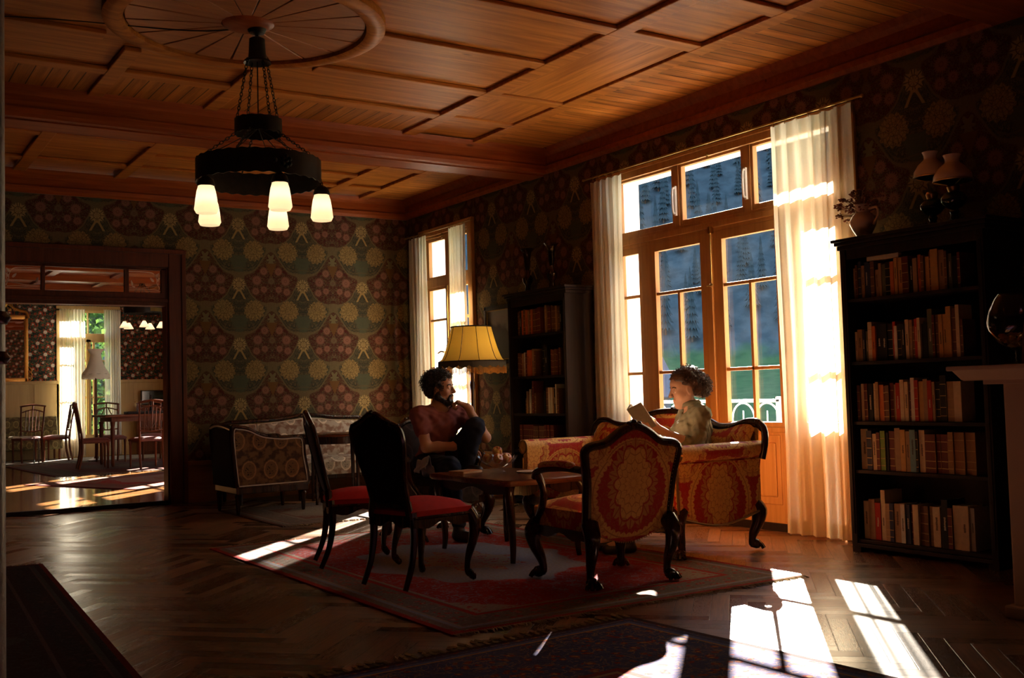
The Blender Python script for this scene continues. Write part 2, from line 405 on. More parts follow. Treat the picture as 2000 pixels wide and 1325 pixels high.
def pane_mat(name, dirt=.06, body=(1, 1, 1)):
    m = Mat(name); nt = m.nt; x, y, z = m.coords()
    p = m.n('ShaderNodeBsdfTransparent'); p.inputs[0].default_value = (*body, 1)
    g = m.n('ShaderNodeBsdfGlossy'); g.inputs['Roughness'].default_value = .02
    fr = m.n('ShaderNodeFresnel'); fr.inputs[0].default_value = 1.45
    ge = m.n('ShaderNodeNewGeometry'); ff = V(nt, fr.outputs[0])*(1-V(nt, ge.outputs['Backfacing']))
    a = m.n('ShaderNodeMixShader'); nt.links.new(ff.k, a.inputs[0]); nt.links.new(p.outputs[0], a.inputs[1]); nt.links.new(g.outputs[0], a.inputs[2])
    d = m.n('ShaderNodeBsdfTranslucent'); d.inputs[0].default_value = (.8, .85, .9, 1)
    spots = m.vor(m.vec(x, y, z), 34).sm(.07, .03)*m.noise(m.vec(x, y, z), 3.2, 3).sm(.45, .62)*.5
    film = m.noise(m.vec(x, y, z), 5, 4).sm(.35, .75)*(dirt*.02)+dirt*.004
    b = m.n('ShaderNodeMixShader'); nt.links.new((spots*dirt*.3+film).k, b.inputs[0]); nt.links.new(a.outputs[0], b.inputs[1]); nt.links.new(d.outputs[0], b.inputs[2])
    nt.links.new(b.outputs[0], m.out.inputs[0]); return m.m
def clear_glass(name, tint=(1, 1, 1), refl=1.5):
    m = Mat(name); nt = m.nt
    p = m.n('ShaderNodeBsdfTransparent'); p.inputs[0].default_value = (*tint, 1); g = m.n('ShaderNodeBsdfGlossy'); g.inputs['Roughness'].default_value = .03
    lw = m.n('ShaderNodeLayerWeight'); lw.inputs[0].default_value = .35
    ge = m.n('ShaderNodeNewGeometry'); ff = V(nt, lw.outputs['Fresnel'])*(1-V(nt, ge.outputs['Backfacing']))
    a = m.n('ShaderNodeMixShader'); nt.links.new(ff.k, a.inputs[0]); nt.links.new(p.outputs[0], a.inputs[1]); nt.links.new(g.outputs[0], a.inputs[2])
    nt.links.new(a.outputs[0], m.out.inputs[0]); return m.m
def shade_mat(name, c, em, tr=.45):
    m = Mat(name); nt = m.nt
    d = m.n('ShaderNodeBsdfDiffuse'); t = m.n('ShaderNodeBsdfTranslucent')
    for q in (d, t): q.inputs[0].default_value = (*c, 1)
    a = m.n('ShaderNodeMixShader'); a.inputs[0].default_value = tr; nt.links.new(d.outputs[0], a.inputs[1]); nt.links.new(t.outputs[0], a.inputs[2])
    e = m.n('ShaderNodeEmission'); e.inputs[0].default_value = (*c, 1); e.inputs[1].default_value = em
    s = m.n('ShaderNodeAddShader'); nt.links.new(a.outputs[0], s.inputs[0]); nt.links.new(e.outputs[0], s.inputs[1])
    nt.links.new(s.outputs[0], m.out.inputs[0]); return m.m
def emit(name, c, s):
    m = Mat(name); m.b.inputs['Emission Color'].default_value = (*c, 1); m.b.inputs['Emission Strength'].default_value = s; return m.m

PINE = wood('pine_panel_across', (.26, .070, .008), (.55, .195, .032), .42, 'x', spec=.12); PINEY = wood('pine_panel_along', (.26, .070, .008), (.55, .195, .032), .42, 'y', spec=.12)
PLANKY = wood('pine_boards_along', (.25, .068, .008), (.53, .19, .032), .42, 'y', 1, .115, .12); PLANKX = wood('pine_boards_across', (.25, .068, .008), (.57, .205, .036), .42, 'x', 1, .115, .12)
BEAM = wood('pine_beam', (.20, .036, .005), (.33, .075, .011), .4, 'x', spec=.15)
WINW = wood('window_wood', (.42, .195, .06), (.56, .285, .095), .4, 'z', knots=False, spec=.25)
WINB = wood('dado_wood', (.26, .10, .028), (.36, .15, .045), .5, 'y', knots=False, spec=.12)
DOORW = wood('doorway_wood', (.075, .018, .006), (.13, .032, .010), .45, 'z', knots=False, spec=.2)
DARKW = wood('dark_carved_wood', (.018, .006, .003), (.05, .018, .009), .22, 'z', knots=False)
MAHOG = wood('mahogany', (.07, .018, .007), (.17, .045, .016), .25, 'x', knots=False, spec=.3)
BLACKW = wood('black_brown_wood', (.012, .007, .005), (.026, .014, .010), .5, 'z', knots=False, spec=.2)
IRON = plain('wrought_iron', (.03, .026, .022), .45, .8, .5, .4, 25)
BRASS = plain('aged_brass', (.45, .28, .09), .3, 1, .5, .2)
WHITE = plain('white_paint', (.80, .77, .70), .45, 0, .5, .04)
PLASTER = plain('white_plaster', (.86, .84, .80), .9, 0, .1, .04)
REVEAL = plain('white_render', (.95, .94, .90), .9, 0, .1, .02)
PANE = pane_mat('window_glass', .085)
GLASS = clear_glass('clear_glass')
CURT = curtain_mat('cream_sheer_curtain', (.86, .76, .56), .10)
CURT2 = curtain_mat('white_sheer_curtain', (.88, .84, .74), .25)
PORC = plain('cream_porcelain', (.72, .55, .40), .18, 0, .5, .05)
# ------------------------------------------------------------------ room shell
XR, YB, H, CZ = 6.2, 11.97, 3.6, 3.36
XL, YF = -2.2, -1.6
FX = 6.4; FY0, FY1, FZ = 12.12, 23.5, .04
struct(MB().box((XL-.2, YF-.2, -.12), (XR, YB, 0)).build('floor', herringbone()))
FARFL = wood('far_floor_boards', (.24, .10, .035), (.38, .17, .06), .12, 'x', .7, .11)
struct(MB().box((-.5, YB, -.12), (FX+.1, FY1+.1, FZ)).build('floor', FARFL))
struct(MB().box((1.5, YB-.035, 0), (3.25, YB+.03, FZ+.003)).build('trim_1', BLACKW, bevel=.006))
# walls with openings -------------------------------------------------
def wall_cells(mb, axis, t0, t1, u0, u1, z0, z1, holes):
    us = sorted({u0, u1, *[h[0] for h in holes], *[h[1] for h in holes]}); zs = sorted({z0, z1, *[h[2] for h in holes], *[h[3] for h in holes]})
    for a, b in zip(us, us[1:]):
        for c, d in zip(zs, zs[1:]):
            if any(h[0]-1e-6 <= a and b <= h[1]+1e-6 and h[2]-1e-6 <= c and d <= h[3]+1e-6 for h in holes): continue
            if axis == 'y': mb.box((t0, a, c), (t1, b, d))
            else: mb.box((a, t0, c), (b, t1, d))
    return mb
FW = (5.15, 7.72, 0.0, 3.1)          # french window hole
SW = (10.36, 11.50, .46, 3.1)       # small window hole
holes = [FW, SW]
struct(wall_cells(MB(), 'y', XR, XR+.03, YF, YB, 0, H, holes).build('wall_right', WPY))
def reveal_wall(mb, holes, x0, x1, y0, y1, z1):
    return wall_cells(mb, 'y', x0, x1, y0, y1, -.4, z1, holes)
struct(reveal_wall(MB(), [(5.08, 7.78, -.02, 3.09), (10.26, 11.58, .40, 3.09)], XR+.05, XR+.34, YF, YB+.15, 4.2).build('wall_right_outer', REVEAL))
DW = (1.46, 3.22, 0, 2.70)
struct(wall_cells(MB(), 'x', YB, YB+.05, XL, XR+.05, 0, H, [DW]).build('wall_back', WPX))
struct(wall_cells(MB(), 'x', YB+.05, YB+.15, XL, XR+.3, 0, H, [DW]).build('wall_back_far_side', WPF))
struct(MB().box((XL-.1, YF, 0), (XL, YB, H)).build('wall_left', WPY))
struct(MB().box((XL-.1, YF-.1, 0), (XR+.05, YF, H)).build('wall_front', WPX))
# ceiling: flat boards, battens, beam, cornice ---------------------------------
rc = (2.30, 6.62)
struct(MB().box((XL-.1, YF-.1, H+.012), (XR+.05, YB+.1, H+.15)).build('ceiling', PINE))
# board fields
mb = MB(); mb.box((XL, 8.13, H), (4.51, 8.81, H+.011)); mb.box((XL, 3.85, H), (1, 4.72, H+.011))
struct(mb.build('trim_2', PLANKY))
mb = MB(); mb.box((5.42, 3.85, H), (6.2, 8.81, H+.011)); mb.box((5.5, 9.2, H), (6.2, 11.97, H+.011)); struct(mb.build('trim_3', PLANKX))
mb = MB(); mb.box((4.66, 5.68, H-.004), (5.27, 7.23, H+.011)); mb.box((4.66, 7.38, H-.004), (5.27, 8.03, H+.011)); struct(mb.build('trim_4', PINEY))
mb = MB()
def batx(y, x0, x1, w=.14, t=.020): mb.box((x0, y, H-t), (x1, y+w, H+.011))
def baty(x, y0, y1, w=.14, t=.024): mb.box((x, y0, H-t), (x+w, y1, H+.011))
for y in (4.72, 5.53, 8.02): batx(y, XL, 5.3)
batx(7.235, 3.05, 5.3); batx(7.235, XL, 1.55); batx(6.397, 3.15, 4.55); batx(6.397, XL, 1.45)
for x in (4.51, 5.28): baty(x, 3.85, 8.81)
for x in (.0, -.78): baty(x, 3.85, 8.81)
for x in (1.72, 2.64): baty(x, 7.5, 8.81, .12)
for x in (4.94, 5.50, .0, -.8, 1.6, 2.6): baty(x, 9.2, 11.9, .13)
for y in (10.15, 11.25): batx(y, XL, 5.55)
batx(10.68, 2.7, 5.0); batx(3.9, XL, 6.2)
struct(mb.build('trim_5', PINE, bevel=.008))
# edge strips and cornice
mb = MB(); prof = [(0, 0), (.02, 0), (.045, .03), (.05, .07), (.03, .09), (.03, .17), (.07, .20), (.11, .24), (0, .24)]
def cornR(y0, y1): mb.prism([(XR-a, CZ+b) for a, b in prof], y0, y1, 'y')
cornR(3.85, 8.81); cornR(9.2, 11.97)
mb.prism([(YB-a, CZ+b) for a, b in prof], XL, XR, 'x')
mb.prism([(9.2+a*.7, CZ+b) for a, b in prof], XL, XR, 'x'); mb.prism([(8.81-a*.7, CZ+b) for a, b in prof], XL, XR, 'x')
struct(mb.build('trim_6', BEAM))
mb = MB(); mb.box((XL, 8.81, CZ), (XR, 9.2, H+.01), bev=.012); mb.box((XL, 8.87, CZ-.012), (XR, 9.14, CZ+.01)); struct(mb.build('trim_7', BEAM))
mb = MB(); mb.box((XL, 3.45, CZ), (XR, 3.85, H+.01), bev=.012); struct(mb.build('trim_8', BEAM))
# rosette
def wedge(k, n=18, r0=.17, r1=.76):
    b = MB(); a0 = 2*PI*(k+.03)/n; a1 = 2*PI*(k+.97)/n
    pts = [(rc[0]+r0*math.cos(a0), rc[1]+r0*math.sin(a0))]+[(rc[0]+r1*math.cos(a0+(a1-a0)*t/5), rc[1]+r1*math.sin(a0+(a1-a0)*t/5)) for t in range(6)]+[(rc[0]+r0*math.cos(a1), rc[1]+r0*math.sin(a1))]
    b.prism(pts, H-.022, H+.011, 'z'); return b
mb = MB()
for k in range(18): w_ = wedge(k); mb.add(w_.v, w_.f)
ros = struct(mb.build('trim_9', wood('rosette_wood', (.26, .075, .022), (.42, .15, .045), .35, 'x', knots=False), bevel=.004))
struct(MB().lathe([(.77, .01), (.77, -.045), (.80, -.06), (.86, -.055), (.895, -.04), (.895, .01)], (*rc, H), 72).build('trim_10', PINE, smooth=True))
struct(MB().lathe([(0.001, -.05), (.10, -.045), (.15, -.035), (.17, -.02), (.17, .01)], (*rc, H), 40).build('trim_11', BEAM, smooth=True))
# dados
mb = MB()
def dadoR(y0, y1, z=.46):
    mb.box((XR-.02, y0, 0), (XR, y1, z)); mb.box((XR-.04, y0, z-.03), (XR, y1, z+.02), bev=.006); mb.box((XR-.032, y0, 0), (XR, y1, .14), bev=.005)
dadoR(7.95, 10.2); dadoR(YF, 4.95); dadoR(11.62, YB); dadoR(10.2, 11.62, .42)
struct(mb.build('baseboard_right', WINB))
mb = MB(); mb.box((3.38, YB-.02, 0), (XR, YB, .42)); mb.box((3.38, YB-.04, .41), (XR, YB, .46), bev=.006); mb.box((3.38, YB-.032, 0), (XR, YB, .14)); mb.box((XL, YB-.03, 0), (1.28, YB, .42))
struct(mb.build('baseboard_back', wood('dado_wood_back', (.26, .10, .028), (.36, .15, .045), .5, 'x', knots=False, spec=.1)))
# ------------------------------------------------------------------ windows
def lathe_knob(mb, p, r): mb.ball(p, r, 10)
def pane_box(mb, y0, y1, z0, z1, X): mb.box((X, y0, z0), (X+.004, y1, z1))
def window_right(name, outer, posts, bars, panes, sashes):
    r = sroot(name)
    mb = MB()
    for a in outer: mb.box(*a, bev=.006)
    for a in posts: mb.box(*a, bev=.005)
    mb.build('frame', WINW, r)
    for a in sashes:
        sb = MB()
        for q in a: sb.box(*q, bev=.004)
        sb.build('sash', WINW, r)
    for (y0, y1, z0, z1) in panes:
        b = MB(); pane_box(b, y0, y1, z0, z1, XR+.045); b.build('pane', PANE, r)
    return r
def sash(y0, y1, z0, z1, g, muns=(), vm=(), X=XR, t=.05):
    """g = glass rect (ya, yb, za, zb); muns: horizontal bars z; vm: (y, za, zb) vertical bars"""
    ya, yb, za, zb = g; o = []
    o.append(((X, y0, z0), (X+t, ya, z1))); o.append(((X, yb, z0), (X+t, y1, z1)))
    o.append(((X, ya, z0), (X+t, yb, za))); o.append(((X, ya, zb), (X+t, yb, z1)))
    for z in muns: o.append(((X+.008, ya, z-.014), (X+t, yb, z+.014)))
    for y, a, b in vm: o.append(((X+.008, y-.014, a), (X+t, y+.014, b)))
    return o
X = XR
wf = window_right('window_1',
    [((X-.015, 5.10, 0), (X+.05, 5.17, 3.10)), ((X-.015, 7.68, 0), (X+.05, 7.78, 3.10)), ((X-.015, 5.14, 3.07), (X+.05, 7.78, 3.12)),
     ((X-.012, 5.2, 2.42), (X+.055, 7.72, 2.53)), ((X-.03, 5.2, 2.45), (X+.02, 7.72, 2.50)), ((X-.01, 7.22, 0), (X+.055, 7.36, 2.45)), ((X-.01, 5.58, 0), (X+.055, 5.70, 2.45)),
     ((X-.01, 6.83, 2.5), (X+.055, 6.89, 3.08)), ((X-.01, 5.98, 2.5), (X+.055, 6.06, 3.08)), ((X, 5.2, -.02), (X+.09, 7.72, .04))],
    [((X, 7.36, .04), (X+.05, 7.70, .80)), ((X, 5.2, .04), (X+.05, 5.56, .80))],
    [],
    [(7.41, 7.65, .84, 2.36), (5.19, 5.55, .84, 2.36), (6.59, 7.17, .84, 2.345), (5.75, 6.33, .84, 2.345), (6.93, 7.65, 2.575, 3.04), (6.09, 6.80, 2.575, 3.04), (5.19, 5.955, 2.575, 3.04)],
    [sash(7.36, 7.70, .78, 2.43, (7.41, 7.65, .84, 2.36), (1.268, 1.972)), sash(5.16, 5.58, .78, 2.43, (5.19, 5.55, .84, 2.36), (1.268, 1.972)),
     sash(6.89, 7.70, 2.53, 3.08, (6.93, 7.65, 2.575, 3.04)), sash(6.06, 6.83, 2.53, 3.08, (6.09, 6.80, 2.575, 3.04)), sash(5.16, 5.98, 2.53, 3.08, (5.19, 5.955, 2.575, 3.04))])
def leaf_door(name, y0, y1, ga, gb, vm):
    d = sroot(name); mb = MB()
    for q in sash(y0, y1, .04, 2.42, (ga, gb, .84, 2.345), (1.268, 1.965), ((vm, .84, 1.965),), XR-.012, .05): mb.box(*q, bev=.004)
    mb.build('door_frame', WINW, d)
    mb = MB(); w = gb-ga
    mb.box((XR-.02, ga+.02, .20), (XR-.004, gb-.02, .74), bev=.008); mb.box((XR-.03, ga+.06, .26), (XR-.01, gb-.06, .68), bev=.014); mb.box((XR-.03, ga-.04, .76), (XR, gb+.04, .80), bev=.006)
    mb.build('lower_panel', WINW, d)
    mb = MB(); mb.box((XR-.04, y0, .0), (XR-.01, y1, .06)); mb.build('kick_rail', BLACKW, d)
    return d
d1 = leaf_door('door_1', 6.47, 7.22, 6.59, 7.17, 6.88); d2 = leaf_door('door_2', 5.70, 6.45, 5.75, 6.33, 6.035)
mb = MB(); mb.box((XR-.04, 6.43, .05), (XR-.01, 6.50, 2.42), bev=.008); mb.build('centre_stile', WINW, d1)
mb = MB(); mb.tube([(XR-.05, 6.42, 1.98), (XR-.05, 6.42, 2.44)], .007, 8); mb.ball((XR-.055, 6.42, 1.97), .018, 10); mb.tube([(XR-.055, 6.42, 1.97), (XR-.075, 6.455, 1.965)], .008, 8)
mb.box((XR-.06, 6.41, 2.40), (XR-.02, 6.44, 2.46), bev=.004); mb.build('bolt', BRASS, d1)
for y in (6.86, 6.02):
    mb = MB(); mb.tube(crv([(XR-.03, y, 2.64), (XR-.055, y, 2.66), (XR-.055, y, 2.84), (XR-.03, y, 2.86)], 16), .009, 8); mb.box((XR-.035, y-.012, 2.62), (XR-.012, y+.012, 2.88), bev=.004); mb.build('latch', WHITE, wf)
mb = MB(); mb.tube([(XR-.03, 6.44, 3.03), (XR-.03, 6.44, 3.09)], .009, 8); mb.ball((XR-.03, 6.44, 3.07), .017, 10); mb.build('catch', BRASS, wf)
# casings
def casing(name, y0, y1, z0, z1, w=.2):
    mb = MB()
    for a, b in ((y0-w, y0), (y1, y1+w)):
        mb.box((XR-.03, a, z0), (XR, b, z1+.06), bev=.008); mb.box((XR-.045, (a+b)/2-.05, z0), (XR-.02, (a+b)/2+.05, z1+.04), bev=.01)
    mb.box((XR-.03, y0-w, z1), (XR, y1+w, z1+.08), bev=.008); mb.box((XR-.045, y0-w, z1+.06), (XR, y1+w, z1+.09), bev=.006)
    return struct(mb.build(name, WINW))
casing('trim_12', 5.14, 7.75, 0, 3.06)
casing('trim_13', 10.40, 11.47, .42, 3.06, .11)
ws = window_right('window_2',
    [((X-.015, 10.36, .46), (X+.05, 10.42, 3.10)), ((X-.015, 11.43, .46), (X+.05, 11.50, 3.10)), ((X-.015, 10.36, 3.03), (X+.05, 11.50, 3.10)), ((X-.012, 10.4, 2.43), (X+.055, 11.47, 2.53)), ((X-.06, 10.30, .42), (X+.05, 11.56, .48))],
    [((X-.01, 10.86, .46), (X+.055, 10.98, 2.45)), ((X-.01, 10.87, 2.5), (X+.055, 10.97, 3.06))], [],
    [(10.99, 11.39, .62, 2.395), (10.46, 10.85, .62, 2.395), (10.98, 11.39, 2.56, 2.99), (10.46, 10.86, 2.56, 2.99)],
    [sash(10.97, 11.43, .5, 2.43, (10.99, 11.39, .62, 2.395), (2.03, 1.30)), sash(10.42, 10.87, .5, 2.43, (10.46, 10.85, .62, 2.395), (2.03, 1.30)),
     sash(10.96, 11.43, 2.53, 3.03, (10.98, 11.39, 2.56, 2.99)), sash(10.42, 10.88, 2.53, 3.03, (10.46, 10.86, 2.56, 2.99))])
mb = MB(); mb.tube([(XR-.03, 10.90, .6), (XR-.03, 10.90, 2.42)], .010, 8); mb.ball((XR-.035, 10.90, 1.62), .022, 10); mb.tube([(XR-.04, 10.90, 1.62), (XR-.09, 10.90, 1.63), (XR-.10, 10.96, 1.64), (XR-.10, 11.03, 1.62)], .010, 8); mb.build('handle', BRASS, ws)
mb = MB(); mb.tube([(XR-.03, 11.0, 3.0), (XR-.03, 11.0, 3.06)], .009, 8); mb.ball((XR-.03, 11.0, 3.04), .017, 10); mb.build('catch', BRASS, ws)
# ------------------------------------------------------------------ doorway to the far room
mb = MB()
mb.box((3.19, YB-.045, 0), (3.37, YB, 2.81), bev=.01); mb.box((1.29, YB-.045, 0), (1.47, YB, 2.81), bev=.01); mb.box((1.47, YB-.043, 2.63), (3.19, YB, 2.81), bev=.01)
mb.box((3.33, YB-.06, 0), (3.38, YB, 2.78), bev=.008); mb.box((1.28, YB-.065, 2.78), (3.385, YB, 2.83), bev=.008)
struct(mb.build('trim_14', DOORW))
tr = sroot('door_3')
mb = MB(); mb.box((3.17, YB-.01, FZ), (3.22, YB+.16, 2.70)); mb.box((1.46, YB-.01, FZ), (1.50, YB+.16, 2.70)); mb.box((1.46, YB-.01, 2.62), (3.22, YB+.16, 2.70))
mb.box((1.48, YB, 2.20), (3.2, YB+.16, 2.345), bev=.008); mb.box((1.48, YB-.02, 2.24), (3.2, YB+.01, 2.28), bev=.006)
for x0, x1 in ((1.881, 1.921), (2.727, 2.774), (3.12, 3.19), (1.47, 1.53)): mb.box((x0, YB+.0, 2.33), (x1, YB+.05, 2.63), bev=.005)
mb.box((1.5, YB+.0, 2.595), (3.2, YB+.05, 2.64), bev=.005)
mb.build('frame', DOORW, tr)
for x0, x1 in ((1.53, 1.881), (1.921, 2.727), (2.774, 3.12)): MB().box((x0, YB+.022, 2.34), (x1, YB+.026, 2.60)).build('pane', GLASS, tr)
ETCH = plain('etched_glass_lines', (.62, .45, .36), .7, 0, .2, .05)
def tendril(mirror):
    mb = MB(); Yp = YB+.017
    def P(a, b): x = a if not mirror else 4.653-a; return (x, Yp, b)
    def T(pts, r=.004): mb.tube(crv([P(*p) for p in pts], 30), r, 6)
    T([(2.776, 2.575), (2.95, 2.575), (3.04, 2.56), (3.075, 2.50), (3.08, 2.45), (3.10, 2.40), (3.10, 2.385)], .005)
    T([(2.776, 2.40), (2.9, 2.392), (3.0, 2.41), (3.08, 2.425), (3.10, 2.48), (3.085, 2.53)]); T([(2.776, 2.38), (2.9, 2.378), (3.02, 2.382), (3.10, 2.375)], .004)
    T([(2.80, 2.475), (2.81, 2.42), (2.84, 2.405)], .007); T([(2.776, 2.362), (3.115, 2.362)], .003)
    for (cx, cz, a, s) in ((3.025, 2.49, 2.3, .03), (3.095, 2.495, 1.0, .028), (3.085, 2.545, .9, .028), (2.807, 2.45, 1.9, .028)):
        c, sn = math.cos(a), math.sin(a); out = []
        for t in range(16):
            q = 2*PI*t/16; px = s*math.cos(q); pz = s*.38*math.sin(q)*(1.1-.3*math.cos(q)); out.append((px*c-pz*sn, px*sn+pz*c))
        o2 = [((cx+a_) if not mirror else 4.653-(cx+a_), cz+b_) for a_, b_ in out]
        mb.prism(o2, Yp-.002, Yp+.003, 'y')
    return mb
tendril(False).build('vine_ornament', ETCH, tr); tendril(True).build('vine_ornament', ETCH, tr)
# ------------------------------------------------------------------ far room shell
CREAM = wood('cream_panelling', (.42, .29, .10), (.52, .37, .14), .5, 'z', .5, 0, knots=False)
FWN = (4.10, 5.13, .30, 3.12)
struct(wall_cells(MB(), 'x', FY1, FY1+.05, -.6, FX, 0, 3.6, [FWN]).build('wall_far', WPF))
struct(wall_cells(MB(), 'x', FY1+.06, FY1+.3, -.6, FX+.3, -.4, 4.0, [(4.05, 5.18, .25, 3.14)]).build('wall_far_outer', REVEAL))
FH = [(13.2, 14.5, .5, 3.0), (16.2, 17.5, .5, 3.0), (19.2, 20.5, .5, 3.0)]
struct(wall_cells(MB(), 'y', FX, FX+.06, FY0, FY1+.06, 0, 3.6, FH).build('wall_far_right', WPF))
struct(wall_cells(MB(), 'y', FX+.06, FX+.26, FY0, FY1+.06, -.4, 4.0, FH).build('wall_far_right_outer', REVEAL))
struct(MB().box((-.7, FY0, 0), (-.6, FY1, 3.6)).build('wall_far_left', WPF))
for k, hh in enumerate(FH):
    r = sroot('window_%d' % (4+k)); y0, y1 = hh[0], hh[1]; ym = (y0+y1)/2
    mb = MB()
    for q in sash(y0, y1, .5, 3.0, (y0+.08, y1-.08, .62, 2.92), (1.25, 1.9, 2.5), ((ym, .6, 2.95),), FX+.01, .05): mb.box(*q)
    mb.box((FX, ym-.06, .5), (FX+.06, ym+.06, 3.0)); mb.box((FX, y0, 2.42), (FX+.06, y1, 2.52))
    mb.build('frame', WINW, r); MB().box((FX+.04, y0+.05, .6), (FX+.044, y1-.05, 2.95)).build('pane', PANE, r)
struct(MB().box((-.6, FY0, 3.45), (FX, FY1, 3.6)).build('ceiling', wood('far_ceiling_wood', (.30, .07, .02), (.42, .12, .035), .4, 'x')))
mb = MB()
for y in (13.6, 15.2, 16.8, 18.4, 20.0, 21.6, 22.9): mb.box((-.6, y, 3.33), (FX, y+.16, 3.46), bev=.01)
for x in (0, 1.0, 2.1, 3.2, 4.3, 5.4): mb.box((x, FY0, 3.40), (x+.14, FY1, 3.46), bev=.01)
struct(mb.build('trim_15', BEAM))
mb = MB()
for a, b in ((-.6, 4.02), (5.21, FX)):
    mb.box((a, FY1-.03, FZ), (b, FY1, 1.60)); mb.box((a, FY1-.06, 1.57), (b, FY1, 1.64), bev=.01); mb.box((a, FY1-.05, FZ), (b, FY1, .25), bev=.01)
    x = a+.3
    while x < b-.1: mb.box((x, FY1-.04, .3), (x+.03, FY1-.02, 1.55)); x += .55
struct(mb.build('baseboard_far', CREAM))
mb = MB(); mb.box((-.6, FY1-.06, 3.30), (FX, FY1, 3.45), bev=.02); struct(mb.build('trim_16', BEAM))
struct(MB().box((4.0, FY1-.04, FZ), (5.25, FY1-.002, .34)).build('trim_19', CREAM))
w3 = sroot('window_3'); mb = MB(); Y0 = FY1
def bx(x0, x1, z0, z1, y=0, t=.05): mb.box((x0, Y0+y, z0), (x1, Y0+y+t, z1), bev=.004)
bx(4.08, 4.16, .3, 3.12); bx(5.07, 5.15, .3, 3.12); bx(4.1, 5.13, 3.06, 3.12); bx(4.1, 5.13, .3, .5); bx(4.1, 5.13, 2.44, 2.62, -.01, .06); bx(4.56, 4.66, .4, 2.5, -.01, .06); bx(4.59, 4.62, 2.6, 3.08)
bx(4.48, 4.52, .4, 2.5); bx(4.70, 4.74, .4, 2.5)
for z in (2.05, 1.28): bx(4.16, 5.08, z-.014, z+.014, .01, .03)
mb.build('frame', WINW if 0 else CREAM, w3); MB().box((4.12, Y0+.03, .4), (5.1, Y0+.034, 3.1)).build('pane', PANE, w3)
mb = MB(); mb.tube([(4.60, Y0-.03, .5), (4.60, Y0-.03, 2.44)], .012, 6); mb.tube([(4.60, Y0-.05, 1.7), (4.52, Y0-.06, 1.69)], .014, 6); mb.build('handle', BRASS, w3)
mb = MB(); mb.box((3.98, Y0-.03, .3), (4.08, Y0, 3.14)); mb.box((5.15, Y0-.03, .3), (5.25, Y0, 3.14)); mb.box((3.98, Y0-.03, 3.10), (5.25, Y0, 3.2)); struct(mb.build('trim_17', CREAM))
# ------------------------------------------------------------------ outside
STONE = plain('pale_terrace_stone', (.84, .80, .72), .8, 0, .2, .1)
struct(MB().box((XR+.34, 2, -.25), (8.3, 14, -.06)).build('floor', STONE))
struct(MB().box((XR+.34, 1, 3.60), (7.70, 14.5, 3.78)).box((7.70, 12.03, 3.60), (8.1, 14.5, 3.78)).build('trim_18', REVEAL))  # eave slab; its wider far end, unseen, is added to block small-window sun
def terrain(u, v):
    a = math.radians(-25+u*150); r = 4+v*v*215
    z = -3.6
    if r > 22: z += (min(r, 85)-22)*.108
    if r > 85: z += (min(r, 200)-85)*.64 + 2*mnoise.noise(Vector((r*.03, a*5, 0)))
    z += 1.2*mnoise.noise(Vector((math.cos(a)*r*.05, math.sin(a)*r*.05, 2)))*min(1, r/60)
    return (7.5+math.cos(a)*r, 8+math.sin(a)*r, z)
m = Mat('meadow_and_slope', 1, 0, .05); x, y, z = m.coords()
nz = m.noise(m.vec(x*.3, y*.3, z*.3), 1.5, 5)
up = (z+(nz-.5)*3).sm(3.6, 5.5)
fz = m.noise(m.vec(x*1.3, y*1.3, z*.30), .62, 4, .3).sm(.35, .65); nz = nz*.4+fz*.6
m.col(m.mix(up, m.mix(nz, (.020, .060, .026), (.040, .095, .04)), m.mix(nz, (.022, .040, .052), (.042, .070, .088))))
struct(MB().grid(terrain, 120, 60).build('floor', m.m, smooth='all'))
CONI = plain('conifer_green', (.034, .058, .070), 1, 0, .03, .3, 2); BARK = plain('grey_bark', (.10, .07, .05), .9, 0, .1, .3)
def conifer():
    r = empty('conifer', 'dark bluish conifer on the wooded slope outside the glazed doors', 'tree', group='conifers on the slope outside')
    mb = MB(); rn = random.Random(3)
    for k in range(9):
        z0 = 1.5+k*1.25; R = 2.1*(1-k/10); n = 13
        vs = [(0, 0, z0+2.0)]+[(R*(1 if q % 2 else .62)*math.cos(2*PI*q/(2*n)), R*(1 if q % 2 else .62)*math.sin(2*PI*q/(2*n)), z0-(.5 if q % 2 else 0)+rn.uniform(-.15, .15)) for q in range(2*n)]
        mb.add(vs, [(0, 1+q, 1+(q+1) % (2*n)) for q in range(2*n)]+[tuple(range(1, 2*n+1))[::-1]])
    mb.build('foliage', CONI, r); MB().tube([(0, 0, -1), (0, 0, 6)], .22, 7).build('trunk', BARK, r); return r
c0 = conifer(); rn = random.Random(5); first = True
spots = []
while len(spots) < 290:
    a = math.radians(rn.uniform(41.5, 53.5)); rr = rn.uniform(88, 196); q = (rr*math.cos(a), rr*math.sin(a))
    if all((q[0]-b[0])**2+(q[1]-b[1])**2 > 7 for b in spots): spots.append(q)
for q in spots:
    a = math.atan2(q[1], q[0]); rr = math.hypot(*q)
    u = (math.degrees(a)+25)/150; v = math.sqrt((rr-4)/215); p = terrain(u, v)
    o = c0 if first else copy_tree(c0); first = False
    s = rn.uniform(.30, .48); o.location = (p[0], p[1], p[2]-.25); o.scale = (s, s, s*rn.uniform(.9, 1.3)); o.rotation_euler.z = rn.uniform(0, 6)
